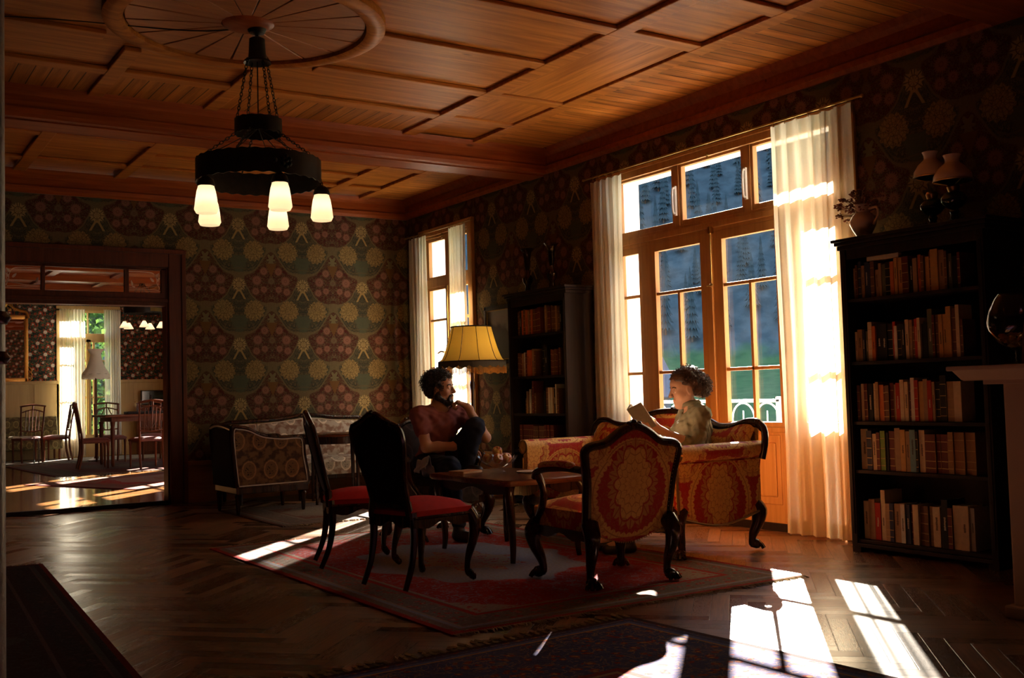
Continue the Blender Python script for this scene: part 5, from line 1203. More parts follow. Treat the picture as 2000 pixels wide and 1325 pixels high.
# ------------------------------------------------------------------ floral sofa, armchair and side table at the back wall
def floral_sofa():
    r = empty('floral_sofa', 'pale floral tapestry sofa with dark carved frame against the papered back wall', 'sofa', (4.72, 11.46, 0), -PI/2)
    hw = 1.05; top = [(-1.08, .80), (-.95, .87), (-.7, .885), (-.35, .90), (0, .935), (.35, .90), (.7, .885), (.95, .87), (1.08, .80)]
    f = back_map(-.26, .12, .45); tc = crv2(top, 48)
    mb = MB(); mb.tube(crv([f(-1.1, .40, 0), f(-1.12, .62, 0)]+[f(w, z, 0) for w, z in tc]+[f(1.12, .62, 0), f(1.1, .40, 0)], 120), .022, 8); mb.tube([f(0, .93, 0), f(0, .95, 0)], .04, 8); mb.build('back_frame', DARKW, r, smooth=True)
    for a, b in ((-1.05, -.62), (-.60, .60), (.62, 1.05)):
        mb = MB(); n = 16; R = 6; vs = []
        zt = lambda w: .5*(min(tc, key=lambda p: abs(p[0]-w))[1]+min(tc, key=lambda p: abs(p[0]-w))[1])-.035
        for j in range(R+1):
            for i in range(n+1):
                w = a+(b-a)*i/n; z = .42+(zt(w)-.42)*j/R; pu = .05*math.sqrt(max(0, 1-(2*i/n-1)**6))*math.sqrt(max(0, 1-(2*j/R-1)**6)); vs.append(f(w, z, .01+pu))
        mb.add(vs, [(j*(n+1)+i, j*(n+1)+i+1, (j+1)*(n+1)+i+1, (j+1)*(n+1)+i) for j in range(R) for i in range(n)]); p_ = mb.build('back_cushion', FADE, r, smooth=True, boxuv=True)
        mb = MB(); mb.tube([f(a, .5, .025)]+[f(a+(b-a)*i/10, zt(a+(b-a)*i/10)-.004, .025) for i in range(11)]+[f(b, .5, .025)], .007, 5); mb.build('piping', PIPING, p_)
    mb = MB(); seat_pad(mb, -.24, .34, hw, hw, .27, .44, .03, 14, .02); mb.build('seat', FADE, r, smooth=True, boxuv=True)
    for s in (-1, 1):
        mb = MB(); o = [(-.26, .28), (-.28, .62), (-.1, .60), (.2, .57), (.34, .55), (.36, .46), (.33, .28)]; mb.prism(o, s*1.02, s*1.10, 'y'); mb.build('arm', FADE, r, boxuv=True, bevel=.02)
        mb = MB(); mb.tube(crv([(-.30, s*1.06, .64), (-.1, s*1.06, .61), (.2, s*1.06, .585), (.36, s*1.06, .55), (.37, s*1.06, .40), (.34, s*1.06, .28)], 24), .022, 8); mb.build('arm_rail', DARKW, r, smooth=True)
    mb = MB(); mb.box((.30, -1.05, .22), (.345, 1.05, .29), bev=.01); mb.box((-.28, -1.05, .22), (-.24, 1.05, .29)); mb.box((-.26, -1.08, .22), (.33, -1.04, .29)); mb.box((-.26, 1.04, .22), (.33, 1.08, .29)); mb.build('seat_rail', DARKW, r)
    for x in (-.25, .31):
        for y in ((-1.0, -.33, .33, 1.0) if x > 0 else (-1.0, 1.0)):
            MB().lathe([(.014, 0), (.018, .02), (.026, .18), (.03, .20), (.022, .215), (.03, .235)], (x, y, 0), 12).build('leg', DARKW, r, smooth=True)
floral_sofa()
def bergere():
    r = empty('tapestry_armchair', 'dark armchair with ochre medallion side panel, left of the floral sofa', 'armchair', (3.68, 10.45, 0.010), 0)
    side = [(-.34, .26), (-.37, .55), (-.385, .83), (-.33, .855), (-.22, .83), (-.08, .765), (.12, .735), (.30, .735), (.345, .70), (.355, .55), (.385, .38), (.395, .27)]
    sc = crv2(side, 60)
    for s in (-1, 1):
        mb = MB(); inn = [(x*.95, .52+(z-.52)*.93) for x, z in sc]; mb.prism(inn, s*.31, s*.335, 'y'); p_ = mb.build('side_panel', FADE2, r, boxuv=True)
        mb = MB(); mb.tube([(x, s*.34, z) for x, z in inn], .006, 5, closed=True); mb.build('piping', PIPING, p_)
        mb = MB(); mb.tube([(x, s*.32, z) for x, z in sc], .022, 8, closed=True); mb.build('side_frame', DARKW, r, smooth=True)
    mb = MB(); mb.prism([(-.38, .27), (-.34, .27), (-.30, .84), (-.385, .84)], -.31, .31, 'y'); mb.build('back_cushion', DARKF, r, boxuv=True)
    mb = MB(); mb.tube(crv([(-.385, -.32, .84), (-.40, -.1, .87), (-.40, .1, .87), (-.385, .32, .84)], 14), .024, 8); mb.build('crest_rail', DARKW, r, smooth=True)
    mb = MB(); seat_pad(mb, -.32, .36, .30, .30, .25, .45, .03); mb.build('seat', FADE2, r, smooth=True, boxuv=True)
    mb = MB(); mb.box((-.35, -.34, .20), (.39, .34, .27), bev=.01); mb.build('seat_rail', DARKW, r)
    for x, y in ((.35, .29), (.35, -.29), (-.32, .29), (-.32, -.29)): MB().lathe([(.013, 0), (.018, .02), (.026, .16), (.032, .175), (.022, .19), (.03, .21)], (x, y, 0), 12).build('leg', DARKW, r, smooth=True)
bergere()
st = empty('round_table', 'small round dark table in front of the floral sofa', 'table', (4.58, 10.62, 0.010), 0)
MB().lathe([(.001, .705), (.40, .705), (.42, .715), (.42, .725), (.40, .735), (.001, .735)], (0, 0, 0), 48).build('table_top', MAHOG, st, smooth=True)
MB().lathe([(.34, .63), (.34, .705), (.32, .705), (.32, .63)], (0, 0, 0), 40).build('apron', DARKW, st)
for k in range(4):
    a = PI/4+k*PI/2-.3; MB().tube([(.30*math.cos(a), .30*math.sin(a), .70), (.31*math.cos(a), .31*math.sin(a), 0)], [.026, .015], 8).build('leg', DARKW, st)
# ------------------------------------------------------------------ far room furniture
CHW = wood('red_brown_chair_wood', (.07, .018, .006), (.15, .038, .012), .35, 'z', knots=False, spec=.2)
SEATF = plain('dark_red_seat', (.16, .04, .025), .7)
def dining_chair(loc, rz, label, style):
    r = empty('dining_chair', label, 'chair', (loc[0], loc[1], FZ+(loc[2] if len(loc) > 2 else 0)), rz, None); H_ = 1.08
    for s in (-1, 1):
        MB().tube(crv([(-.25, s*.19, 0), (-.20, s*.19, .25), (-.20, s*.19, .50), (-.24, s*.205, .8), (-.29, s*.215, H_)], 16), [.020]*9+[.016]*8, 8).build('leg', CHW, r, smooth=True)
        MB().lathe([(.012, 0), (.016, .02), (.02, .36), (.026, .40), (.022, .48)], (.20, s*.21, 0), 10).build('leg', CHW, r, smooth=True)
    mb = MB(); mb.tube(crv([(-.29, -.235, H_), (-.295, -.1, H_+.022), (-.295, 0, H_+.03), (-.295, .1, H_+.022), (-.29, .235, H_)], 14), .02, 8, flat=(1, .8)); mb.tube(crv([(-.275, -.20, H_-.11), (-.285, 0, H_-.06), (-.275, .20, H_-.11)], 10), .013, 6); mb.tube([(-.29, 0, H_+.03), (-.285, 0, H_-.06)], .014, 6)
    MB().tube(crv([(-.215, -.19, .62), (-.215, 0, .60), (-.215, .19, .62)], 6), .014, 6).build('lower_rail', CHW, r, smooth=True)
    mb.build('back_rails', CHW, r, smooth=True)
    if style == 'slat':
        for y in (-.12, -.06, 0, .06, .12): MB().tube([(-.215, y, .61), (-.28, y*1.05, H_-.07)], .008, 6).build('spindle', CHW, r)
    elif style == 'shield':
        mb = MB(); out = [(-.06, .63), (-.10, .78), (-.05, .86), (-.09, .98), (.09, .98), (.05, .86), (.10, .78), (.06, .63)]
        mb.add([(-.215-(z-.62)*.15, y, z) for y, z in out]+[(-.20-(z-.62)*.15, y, z) for y, z in out], [tuple(range(8)), tuple(range(15, 7, -1))]+[(i, i+8, (i+1) % 8+8, (i+1) % 8) for i in range(8)]); mb.build('back_splat', CHW, r)
    else:
        for y0, y1 in ((-.05, -.12), (0, 0), (.05, .12)): MB().tube(crv([(-.215, y0, .61), (-.24, y1, .78), (-.28, y0*.6, H_-.07)], 8), .01, 6).build('splat', CHW, r)
    mb = MB(); seat_pad(mb, -.21, .23, .20, .235, .44, .50, .012); mb.build('seat', SEATF, r, smooth=True)
    mb = MB(); mb.box((-.21, -.20, .42), (.22, -.18, .47)); mb.box((-.21, .18, .42), (.22, .20, .47)); mb.box((.19, -.21, .42), (.22, .21, .47)); mb.build('seat_rail', CHW, r)
    return r
dining_chair((3.25, 22.25), math.radians(100), 'spindle backed chair at the left edge of the far room, beside the floral settee', 'slat')
dining_chair((3.80, 22.4), math.radians(160), 'chair standing alone in front of the bright left curtain in the far room', 'shield')
dining_chair((3.74, 18.7, .021), math.radians(-5), 'chair at the left end of the far dining table', 'slat')
dining_chair((4.45, 18.05, .021), math.radians(95), 'chair with its back to the camera at the far dining table', 'slat')
dining_chair((4.45, 20.75), math.radians(-88), 'chair behind the far dining table, left one, in front of the lamp', 'loop')
dining_chair((5.2, 20.7), math.radians(-94), 'chair behind the far dining table, right one', 'loop')
dining_chair((5.55, 19.2, .021), math.radians(180), 'chair at the right end of the far dining table', 'shield')
dt = empty('dining_table', 'long dark dining table in the far room', 'table', (4.72, 19.3, FZ+.021), math.radians(0))
MB().box((-.78, -.55, .84), (.70, .55, .88), bev=.008).build('table_top', MAHOG, dt); MB().box((-.66, -.46, .76), (.6, .46, .84)).build('apron', CHW, dt)
for x in (-.64, .58):
    for y in (-.44, .44): MB().lathe([(.02, 0), (.03, .03), (.028, .3), (.04, .6), (.03, .66), (.045, .76)], (x, y, 0), 12).build('leg', CHW, dt, smooth=True)
TZ = FZ+.021+.881
tag(MB().box((4.35, 18.95, TZ), (5.15, 19.25, TZ+.045), bev=.01).build('tray', BLACKW), 'black tray on the far dining table', 'tray')
for k, (x, y, h, l) in enumerate(((4.60, 19.45, .20, 'left'), (4.72, 19.62, .17, 'middle'), (4.86, 19.5, .19, 'right'))):
    b = empty('glass_bottle', 'clear bottle on the far dining table, %s one of three' % l, 'bottle', (x, y, TZ)); MB().lathe([(.03, 0), (.035, .01), (.035, h*.55), (.014, h*.75), (.012, h)], (0, 0, 0), 16).build('body', GLASS, b, smooth=True); MB().lathe([(.016, h), (.016, h+.02)], (0, 0, 0), 10).build('cap', BRASS, b)
pm = empty('pepper_mill', 'tall dark pepper mill leaning up from the far dining table', 'mill', (4.78, 19.10, TZ+.046)); MB().lathe([(.035, 0), (.035, .02), (.02, .08), (.028, .14), (.018, .2)], (0, 0, 0), 14).build('body', BLACKW, pm, smooth=True); MB().lathe([(.018, .2), (.03, .24), (.022, .28), (.001, .29)], (0, 0, 0), 14).build('head', BLACKW, pm, smooth=True)
for k, (x, y, l) in enumerate(((5.25, 19.2, 'near'), (5.32, 19.5, 'far'))):
    b = empty('wine_glass', 'wine glass at the right part of the far dining table, the %s one' % l, 'glass', (x, y, TZ)); MB().lathe([(.03, 0), (.004, .006), (.004, .08), (.03, .11), (.034, .16), (.032, .16), (.028, .112), (.001, .085)], (0, 0, 0), 18).build('glass', GLASS, b, smooth=True)
# rugs
R5 = rug_mat('far_rug_red', 1.7, 1.25, (.16, .015, .01), (.20, .10, .07), (.32, .03, .02), (.26, .16, .10), (.30, .18, .13), 1)
rug('red rug nearest the doorway in the far room', 4.32, 15.55, 1.7, 1.2, math.radians(24), R5, 'near far', None, .05, False, FZ)
R6 = rug_mat('far_rug_dark', 1.75, 2.3, (.10, .02, .012), (.07, .05, .035), (.10, .03, .02), (.12, .09, .06), (.09, .05, .04), 1)
rug('dark rug under the far dining table', 4.55, 19.3, 1.75, 1.9, math.radians(3), R6, 'near far', None, .05, False, FZ+.0)
R7 = rug_mat('far_rug_pale', 1.7, .7, (.20, .18, .15), (.24, .22, .18), (.2, .18, .15), (.28, .25, .2), (.18, .16, .13), 1)
rug('pale rug along the far wall under the window', 4.4, 22.35, 1.6, .8, 0, R7, '', None, .05, False, FZ)
# lamp with white frilled shade
wl = empty('frilled_lamp', 'standard lamp with white frilled shade in front of the far window', 'lamp', (4.37, 21.6, FZ+.0)); k_ = 21.6/20
MB().lathe([(.16, 0), (.17, .02), (.05, .05), (.03, .1), (.022, .9), (.035, .95), (.02, 1.0), (.018, 1.75)], (0, 0, .0), 20).build('pole', CHW, wl, smooth=True)
WS = shade_mat('white_silk_shade', (.85, .78, .66), .0, .5)
sh = MB(); sh.lathe([(.16, 2.16), (.10, 2.08), (.095, 2.04), (.12, 1.93), (.17, 1.80), (.24, 1.70), (.262, 1.63)], (0, 0, 0), 60, wob=lambda a, j: 1+.03*math.cos(10*a)*(j in (0, 5, 6))); sh.f = sh.f[:-2]; sh.build('lamp_shade', WS, wl, smooth=True)
mb = MB(); n = 96; vs = []
for k in range(n): a = 2*PI*k/n; vs += [(.258*math.cos(a), .258*math.sin(a), 1.66), (.268*math.cos(a), .268*math.sin(a), 1.60-.03*abs(math.sin(a*5)))]
mb.add(vs, [(2*k, 2*((k+1) % n), 2*((k+1) % n)+1, 2*k+1) for k in range(n)]); mb.build('scalloped_frill', WS, wl)
for z0 in (1.70, 1.73):
    mb = MB(); mb.tube([((.243-(z0-1.7)*1)*math.cos(2*PI*k/100), (.243-(z0-1.7)*1)*math.sin(2*PI*k/100), z0-.03*abs(math.sin(PI*k/10))) for k in range(100)], .004, 4, closed=True); mb.build('braid', plain('taupe_braid', (.3, .25, .2), .8), wl)
# far chandelier
fc = empty('far_chandelier', 'dark ring chandelier with small lit glass shades in the far room', 'chandelier', (4.87, 20.0, 3.33)); Z = -3.33
band(.335, 2.77, 2.90, .003, 60, 20).build('iron_ring', IRON, fc, smooth=True)
mb = MB()
for k in range(8): a = math.radians(-75+k*7); mb.box((-.03, -.002, -.035), (.03, .002, .035), Matrix.Translation((.338*math.cos(a), .338*math.sin(a), 2.835+Z)) @ Matrix.Rotation(a+PI/2, 4, 'Z'))
mb.build('brass_fretwork', BRASS, fc)
for k in range(4): a = k*PI/2; chain((.02*math.cos(a), .02*math.sin(a), 0), (.33*math.cos(a), .33*math.sin(a), 2.9+Z), .05, .004).build('chain', IRON, fc)
for k, dx in enumerate((-.34, -.19, -.05, .20, .30)):
    cy = (-.08, .25, -.32, .27, -.14)[k]; cx = dx
    MB().tube([(cx, cy, 2.80+Z), (cx, cy, 2.63+Z)], .006, 6).build('stem', IRON, fc)
    sh = MB(); sh.lathe([(.025, 2.62), (.035, 2.60), (.085, 2.515), (.085, 2.505)], (cx, cy, Z), 20); sh.f = sh.f[:-2]; s_ = sh.build('glass_shade', FROST, fc, smooth=True); MB().ball((cx, cy, 2.545+Z), .025, 10).build('bulb', BULB, s_)
# mirror
GILT = plain('gilt_frame', (.55, .27, .06), .35, .85, .5, .3, 20)
mi = empty('gilt_mirror', 'tall gilt framed mirror with carved crest on the far wall', 'mirror', (3.10, 23.44, 1.62))
mb = MB()
for a, b in (((-.4, 0, 0), (.33, .05, .09)), ((.26, 0, 0), (.34, .05, 1.36)), ((-.42, 0, 0), (-.34, .05, 1.36)), ((-.4, 0, 1.28), (.33, .05, 1.37))): mb.box(a, b, bev=.014)
mb.tube(crv([(.34, 0, 1.30), (.30, 0, 1.42), (.18, 0, 1.46), (.05, 0, 1.52), (-.04, 0, 1.60), (-.13, 0, 1.52), (-.26, 0, 1.46), (-.38, 0, 1.42), (-.42, 0, 1.30)], 40), .032, 8)
mb.build('frame', GILT, mi, smooth=True); mb = MB(); rn = random.Random(9)
for k in range(26): mb.ball((rn.uniform(-.2, .14), -.01, 1.46+rn.uniform(0, .12)), rn.uniform(.014, .03), 8)
for z in (.02, .10, .18): mb.tube(crv([(.34, -.01, z), (.40, -.02, z+.05), (.37, -.02, z+.10), (.34, -.01, z+.13)], 10), .016, 6)
mb.build('carving', GILT, mi, smooth=True); MB().box((-.35, .02, .08), (.27, .025, 1.30)).build('mirror_glass', Mat('mirror_silver', .02, 1).col((.8, .8, .8)).m, mi)
tv = empty('television', 'black flat television on the cream panelling in the far room', 'television', (5.95, 23.30, 1.10)); MB().box((-.32, 0, 0), (.30, .05, .30), bev=.006).build('case', BLACKW, tv); MB().box((-.30, -.002, .02), (.28, .002, .28)).build('screen', Mat('black_screen', .12, 0, .5).col((.004, .004, .005)).m, tv); 
cbt = empty('low_cabinet', 'low dark cabinet under the television in the far room', 'cabinet', (5.95, 23.2, FZ)); MB().box((-.4, -.2, 0), (.38, .2, 1.05), bev=.01).build('body', CHW, cbt)
for s in (-1, 1): d_ = MB().box((-.005+(-.37 if s < 0 else .01), -.212, .08), (-.015+(0 if s < 0 else .37), -.2, .98), bev=.004).build('door', CHW, cbt); MB().ball((-.01+s*.04, -.22, .55), .014, 8).build('knob', BRASS, d_)
fs_ = empty('tapestry_settee', 'green patterned settee low against the far wall, behind the lone chair', 'sofa', (3.35, 23.08, FZ), -PI/2)
mb = MB(); mb.prism([(-.30, .22), (-.36, .86), (-.28, .88), (-.20, .45), (.3, .45), (.32, .22)], -.62, .62, 'y'); mb.build('upholstery', fade_fabric('olive_tapestry', (.20, .17, .07), (.10, .08, .04), (.12, .04, .03), .8), fs_, boxuv=True, bevel=.03)
for x in (-.28, .28):
    for y in (-.56, .56): MB().tube([(x, y, .24), (x, y, 0)], .02, 8).build('leg', CHW, fs_)
gt = empty('glass_table', 'low glass and metal table left in the far room', 'table', (2.95, 21.4, FZ)); MB().box((-.35, -.3, .50), (.35, .3, .51)).build('glass_top', GLASS, gt)
for x in (-.32, .32):
    for y in (-.27, .27): MB().tube([(x, y, 0), (x, y, .5)], .012, 8).build('leg', Mat('chrome', .15, 1).col((.7, .7, .7)).m, gt)
ob = empty('open_book', 'open book lying on the low glass table in the far room', 'book', (2.98, 21.4, FZ+.511), .2); mb = MB(); mb.prism([(-.16, 0), (-.15, .022), (-.06, .03), (0, .012), (.06, .03), (.15, .022), (.16, 0)], -.11, .11, 'y'); mb.build('pages', PAGES, ob)
# ------------------------------------------------------------------ people: smooth distance-field bodies turned into one mesh
class Field:
    def __init__(s, lo, hi, h):
        s.lo = np.array(lo, float); s.h = h; s.n = np.ceil((np.array(hi)-s.lo)/h).astype(int)+1; s.g = np.full(tuple(s.n), .2, np.float32)
    def _blk(s, lo, hi, pad):
        a = np.maximum(0, np.floor((np.minimum(lo, hi)-pad-s.lo)/s.h).astype(int)); b = np.minimum(s.n, np.ceil((np.maximum(lo, hi)+pad-s.lo)/s.h).astype(int)+1)
        if np.any(b <= a): return None, None
        ax = [s.lo[i]+s.h*np.arange(a[i], b[i]) for i in range(3)]
        return tuple(slice(a[i], b[i]) for i in range(3)), np.stack(np.meshgrid(*ax, indexing='ij'), -1)
    def _comb(s, sl, d, k, sub):
        g = s.g[sl]
        if sub: g2 = -g; h = np.maximum(k-np.abs(g2-d), 0)/k; s.g[sl] = -(np.minimum(g2, d)-h*h*k*.25); return
        h = np.maximum(k-np.abs(g-d), 0)/k; s.g[sl] = np.minimum(g, d)-h*h*k*.25
    def cone(s, p, q, r1, r2=None, k=.02, sub=False, flat=None):
        p = np.array(p, float); q = np.array(q, float); r2 = r1 if r2 is None else r2; R = max(r1, r2)
        sl, X = s._blk(np.minimum(p, q)-R, np.maximum(p, q)+R, k+.02)
        if sl is None: return s
        v = q-p; L = max(1e-9, v@v); t = np.clip(((X-p)@v)/L, 0, 1); D = X-p-t[..., None]*v
        if flat is not None:
            n = np.array(flat[0], float); n /= np.linalg.norm(n); c = D@n; D = D+(c*(flat[1]-1))[..., None]*n
        s._comb(sl, np.linalg.norm(D, axis=-1)-(r1+(r2-r1)*t), k, sub); return s
    def ell(s, c, r, M=None, k=.02, sub=False):
        c = np.array(c, float); r = np.array(r, float); R = r.max()
        sl, X = s._blk(c-R, c+R, k+.02)
        if sl is None: return s
        D = X-c
        if M is not None: D = D@M
        k0 = np.linalg.norm(D/r, axis=-1); k1 = np.linalg.norm(D/(r*r), axis=-1)+1e-9; s._comb(sl, k0*(k0-1)/k1, k, sub); return s
    def cut(s, p, n):
        """remove everything on the side n of the plane through p"""
        n = np.array(n, float); n /= np.linalg.norm(n); ax = [s.lo[i]+s.h*np.arange(s.n[i]) for i in range(3)]
        d = ((ax[0]-p[0])*n[0])[:, None, None]+((ax[1]-p[1])*n[1])[None, :, None]+((ax[2]-p[2])*n[2])[None, None, :]
        s.g = np.maximum(s.g, d.astype(np.float32)); return s
    def folds(s, amp, f=55, ph=0):
        ax = [s.lo[i]+s.h*np.arange(s.n[i]) for i in range(3)]; X, Y, Z = [a.reshape([-1 if j == i else 1 for j in range(3)]) for i, a in enumerate(ax)]
        s.g = s.g+(amp*(np.sin(X*f+2*np.sin(Z*f*.35+ph))*np.sin(Z*f*.8+Y*f*.5+ph)+.6*np.sin((X-Y+Z)*f*.6+ph*2+1.5*np.sin(Y*f*.4)))).astype(np.float32); return s
    def mesh(s):
        g = s.g; I = g < 0; nx, ny, nz = g.shape; c = np.zeros((nx-1, ny-1, nz-1), np.int8)
        offs = [(i, j, k) for i in (0, 1) for j in (0, 1) for k in (0, 1)]
        for i, j, k in offs: c += I[i:nx-1+i, j:ny-1+j, k:nz-1+k]
        act = (c > 0) & (c < 8); idx = -np.ones(c.shape, np.int64); pos = np.argwhere(act); idx[act] = np.arange(len(pos))
        P = np.zeros((len(pos), 3)); N = np.zeros(len(pos)); px, py, pz = pos.T
        for a in offs:
            for ax in range(3):
                if a[ax]: continue
                b = list(a); b[ax] = 1; va = g[px+a[0], py+a[1], pz+a[2]]; vb = g[px+b[0], py+b[1], pz+b[2]]; m = (va < 0) != (vb < 0)
                t = np.where(m, va/(va-vb+1e-12), 0); q = np.stack([np.full(len(pos), float(a[i])) for i in range(3)], -1); q[:, ax] += t
                P += q*m[:, None]; N += m
        P = P/N[:, None]+pos; V_ = s.lo+P*s.h; F = []
        for ax in range(3):
            sa = [slice(1, -1)]*3; sb = [slice(1, -1)]*3; sa[ax] = slice(0, -1); sb[ax] = slice(1, None)
            A = I[tuple(sa)]; B = I[tuple(sb)]; e = np.argwhere(A != B); base = e.copy(); base[:, [i for i in range(3) if i != ax]] += 1
            u, v = [i for i in range(3) if i != ax]; q = []
            for du, dv in ((-1, -1), (0, -1), (0, 0), (-1, 0)):
                w = base.copy(); w[:, u] += du; w[:, v] += dv; q.append(idx[w[:, 0], w[:, 1], w[:, 2]])
            F.append(np.stack(q, -1))
        F = np.concatenate(F); F = F[(F >= 0).all(1)]; return V_, F
    def build(s, name, mat, parent):
        V_, F = s.mesh(); me = bpy.data.meshes.new(name); off = np.array(parent.location); me.from_pydata((V_-off).tolist(), [], F.tolist())
        bm = bmesh.new(); bm.from_mesh(me); bmesh.ops.recalc_face_normals(bm, faces=bm.faces[:])
        bmesh.ops.smooth_vert(bm, verts=bm.verts[:], factor=.35, use_axis_x=True, use_axis_y=True, use_axis_z=True); bm.to_mesh(me); bm.free(); me.materials.append(mat)
        me.polygons.foreach_set('use_smooth', [True]*len(me.polygons)); o = bpy.data.objects.new(name, me); COL.objects.link(o); o.parent = parent; return o
def frame_of(az, pitch=0, roll=0):
    M_ = Matrix.Rotation(math.radians(az), 3, 'Z') @ Matrix.Rotation(math.radians(-pitch), 3, 'Y') @ Matrix.Rotation(math.radians(roll), 3, 'X'); return np.array(M_)
def head(S, c, M, k=1.0, male=False):
    c = np.array(c, float); T = lambda x, y, z: c+M@(np.array([x, y, z])*k)
    def E(p, r, kk=.02, sub=False): S.ell(T(*p), np.array(r)*k, M, kk, sub)
    def C(p, q, a, b=None, kk=.015, sub=False): S.cone(T(*p), T(*q), a*k, (b if b is not None else a)*k, kk, sub)
    w = 1.05 if male else 1.0
    E((-.018, 0, .035), (.094, .073, .085), .03); E((.030, 0, -.02), (.060, .058*w, .085), .03); E((.052, 0, .045), (.040, .052, .042), .03)
    E((.064, 0, -.098), (.026, .024*w, .020), .03)
    for s_ in (-1, 1):
        C((.002, s_*.050*w, -.055), (.060, s_*.016, -.103), .021*w, .018, .03); E((.058, s_*.040, -.028), (.026, .020, .022), .025)
        E((.094, s_*.030, .002), (.016, .017, .011), .012, True)
        E((.079, s_*.030, .000), (.0145, .0145, .0115), .003); C((.083, s_*.016, .0135), (.080, s_*.045, .013), .0052, .0045, .008)
        C((.082, s_*.020, .008), (.078, s_*.042, .006), .0035, .003, .004); C((.107, s_*.009, -.036), (.098, s_*.013, -.034), .0065, .005, .008)
        E((-.006, s_*.072, -.008), (.020, .007, .031), .008); E((-.002, s_*.079, -.006), (.011, .005, .018), .006, True); E((-.010, s_*.070, -.034), (.010, .006, .010), .006)
    C((.090, 0, .018), (.110, 0, -.022), .0075, .0095, .014); E((.113, 0, -.029), (.012, .0105, .009), .010)
    C((.076, 0, -.066), (.072, 0, -.100), .0145, .015, .02); E((.0930, 0, -.0600), (.0080, .015, .0052), .007); E((.0910, 0, -.0735), (.0085, .017, .0062), .007)
    C((.1005, -.018, -.0668), (.1005, .018, -.0668), .0016, None, .003, True)
    return T
def hand(S, w, d, n, side, curl, k=1.0, thumb=(.5, .6), spread=.10):
    """w wrist, d direction of the palm, n palm normal (towards the palm side), side = +1/-1: side of the thumb along d x n"""
    w = np.array(w, float); d = np.array(d, float); d /= np.linalg.norm(d); n = np.array(n, float); n = n-(n@d)*d; n /= np.linalg.norm(n); a = np.cross(d, n)*side
    base = [(.088, .030), (.092, .010), (.087, -.011), (.078, -.030)]; L = [(.042, .026, .021), (.046, .029, .022), (.042, .027, .021), (.033, .020, .018)]
    S.cone(w-d*.03*k, w+d*.03*k, .026*k, .027*k, .02, flat=(n, 1.35))
    for j in range(4):
        b = w+d*base[j][0]*k+a*base[j][1]*k; S.cone(w+d*.022*k+a*base[j][1]*.55*k, b, .0155*k, .0115*k, .012); p = b
        ang = 0; dd = d+a*spread*(1.5-j)*.4; dd /= np.linalg.norm(dd); r = .0095*k*(1 if j < 3 else .86)
        for q in range(3):
            ang += curl[j][q] if hasattr(curl[j], '__len__') else curl[j]
            v = dd*math.cos(ang)+n*math.sin(ang); p2 = p+v*L[j][q]*k; S.cone(p, p2, r, r*.92, .005); p = p2; r *= .93
    t0 = w+d*.028*k+a*.022*k+n*.006*k; v = d*.62+a*.62*thumb[0]*1.6+n*thumb[1]; v /= np.linalg.norm(v); t1 = t0+v*.040*k; v2 = d*.9+a*.1+n*thumb[1]; v2 /= np.linalg.norm(v2)
    S.cone(w+d*.01*k+a*.012*k, t0, .015*k, .014*k, .012); S.cone(t0, t1, .0135*k, .0105*k, .01); t2 = t1+v2*.030*k; S.cone(t1, t2, .0105*k, .0095*k, .006); S.cone(t2, t2+(v2*.7+n*.5)*.020*k, .0095*k, .008*k, .005)
def curls(name, mat, parent, pts, L, R, turns, rad, seed):
    rn = random.Random(seed); mb = MB(); off = Vector(parent.location)
    for p, n in pts:
        n = Vector(n).normalized(); t = n.cross(Vector((rn.uniform(-1, 1), rn.uniform(-1, 1), rn.uniform(-1, 1)))).normalized(); b = n.cross(t); dr = (n*rn.uniform(.5, 1)+t*rn.uniform(-.8, .8)+Vector((0, 0, -.25))).normalized()
        l = L*rn.uniform(.6, 1.25); u = dr.cross(b).normalized(); v = dr.cross(u); ph = rn.uniform(0, 6); m = 17
        mb.tube([Vector(p)-off+dr*l*q/m+(u*math.cos(ph+turns*2*PI*q/m)+v*math.sin(ph+turns*2*PI*q/m))*R*min(1, q/3) for q in range(m+1)], [rad]*(m)+[rad*.4], 5)
    return mb.build(name, mat, parent, smooth=True)
SKINW = plain('skin_woman', (.62, .34, .21), .5, 0, .35, .06, 12); SKINM = plain('skin_man', (.50, .26, .15), .5, 0, .35, .06, 12)
HAIR1 = plain('dark_brown_hair', (.085, .038, .018), .42, 0, .5, .3, 40); HAIR2 = plain('black_brown_hair', (.018, .010, .007), .42, 0, .5, .3, 40)
SHIRT = plain('olive_linen_shirt', (.30, .27, .17), .85, 0, .15, .10, 30); TEE = plain('dusty_plum_tshirt', (.25, .085, .075), .9, 0, .1, .12, 20)
JEANS = plain('dark_jeans', (.018, .022, .036), .85, 0, .15, .3, 60); DARKTR = plain('dark_trousers', (.03, .028, .03), .85, 0, .15, .2); LEATH = plain('dark_shoe_leather', (.02, .012, .010), .4, 0, .5, .2)
EYEW = plain('eye_white', (.75, .72, .68), .2, 0, .5, .02); IRIS = plain('dark_iris', (.03, .015, .008), .1, 0, .6, .1); LIP = plain('lips', (.50, .17, .13), .45, 0, .4, .1)
def eyes(parent, T, k=1.0, down=0, out=0):
    off = np.array(parent.location)
    for s_ in (-1, 1):
        c = T(.0775+out, s_*.030, -.0005)-off; e = MB().ball(tuple(c), .0130*k, 14).build('eye', EYEW, parent, smooth=True)
        c = T(.0868+out, s_*.030, -.001-down)-off; MB().ball(tuple(c), .0048*k, 10).build('iris', IRIS, e, smooth=True)
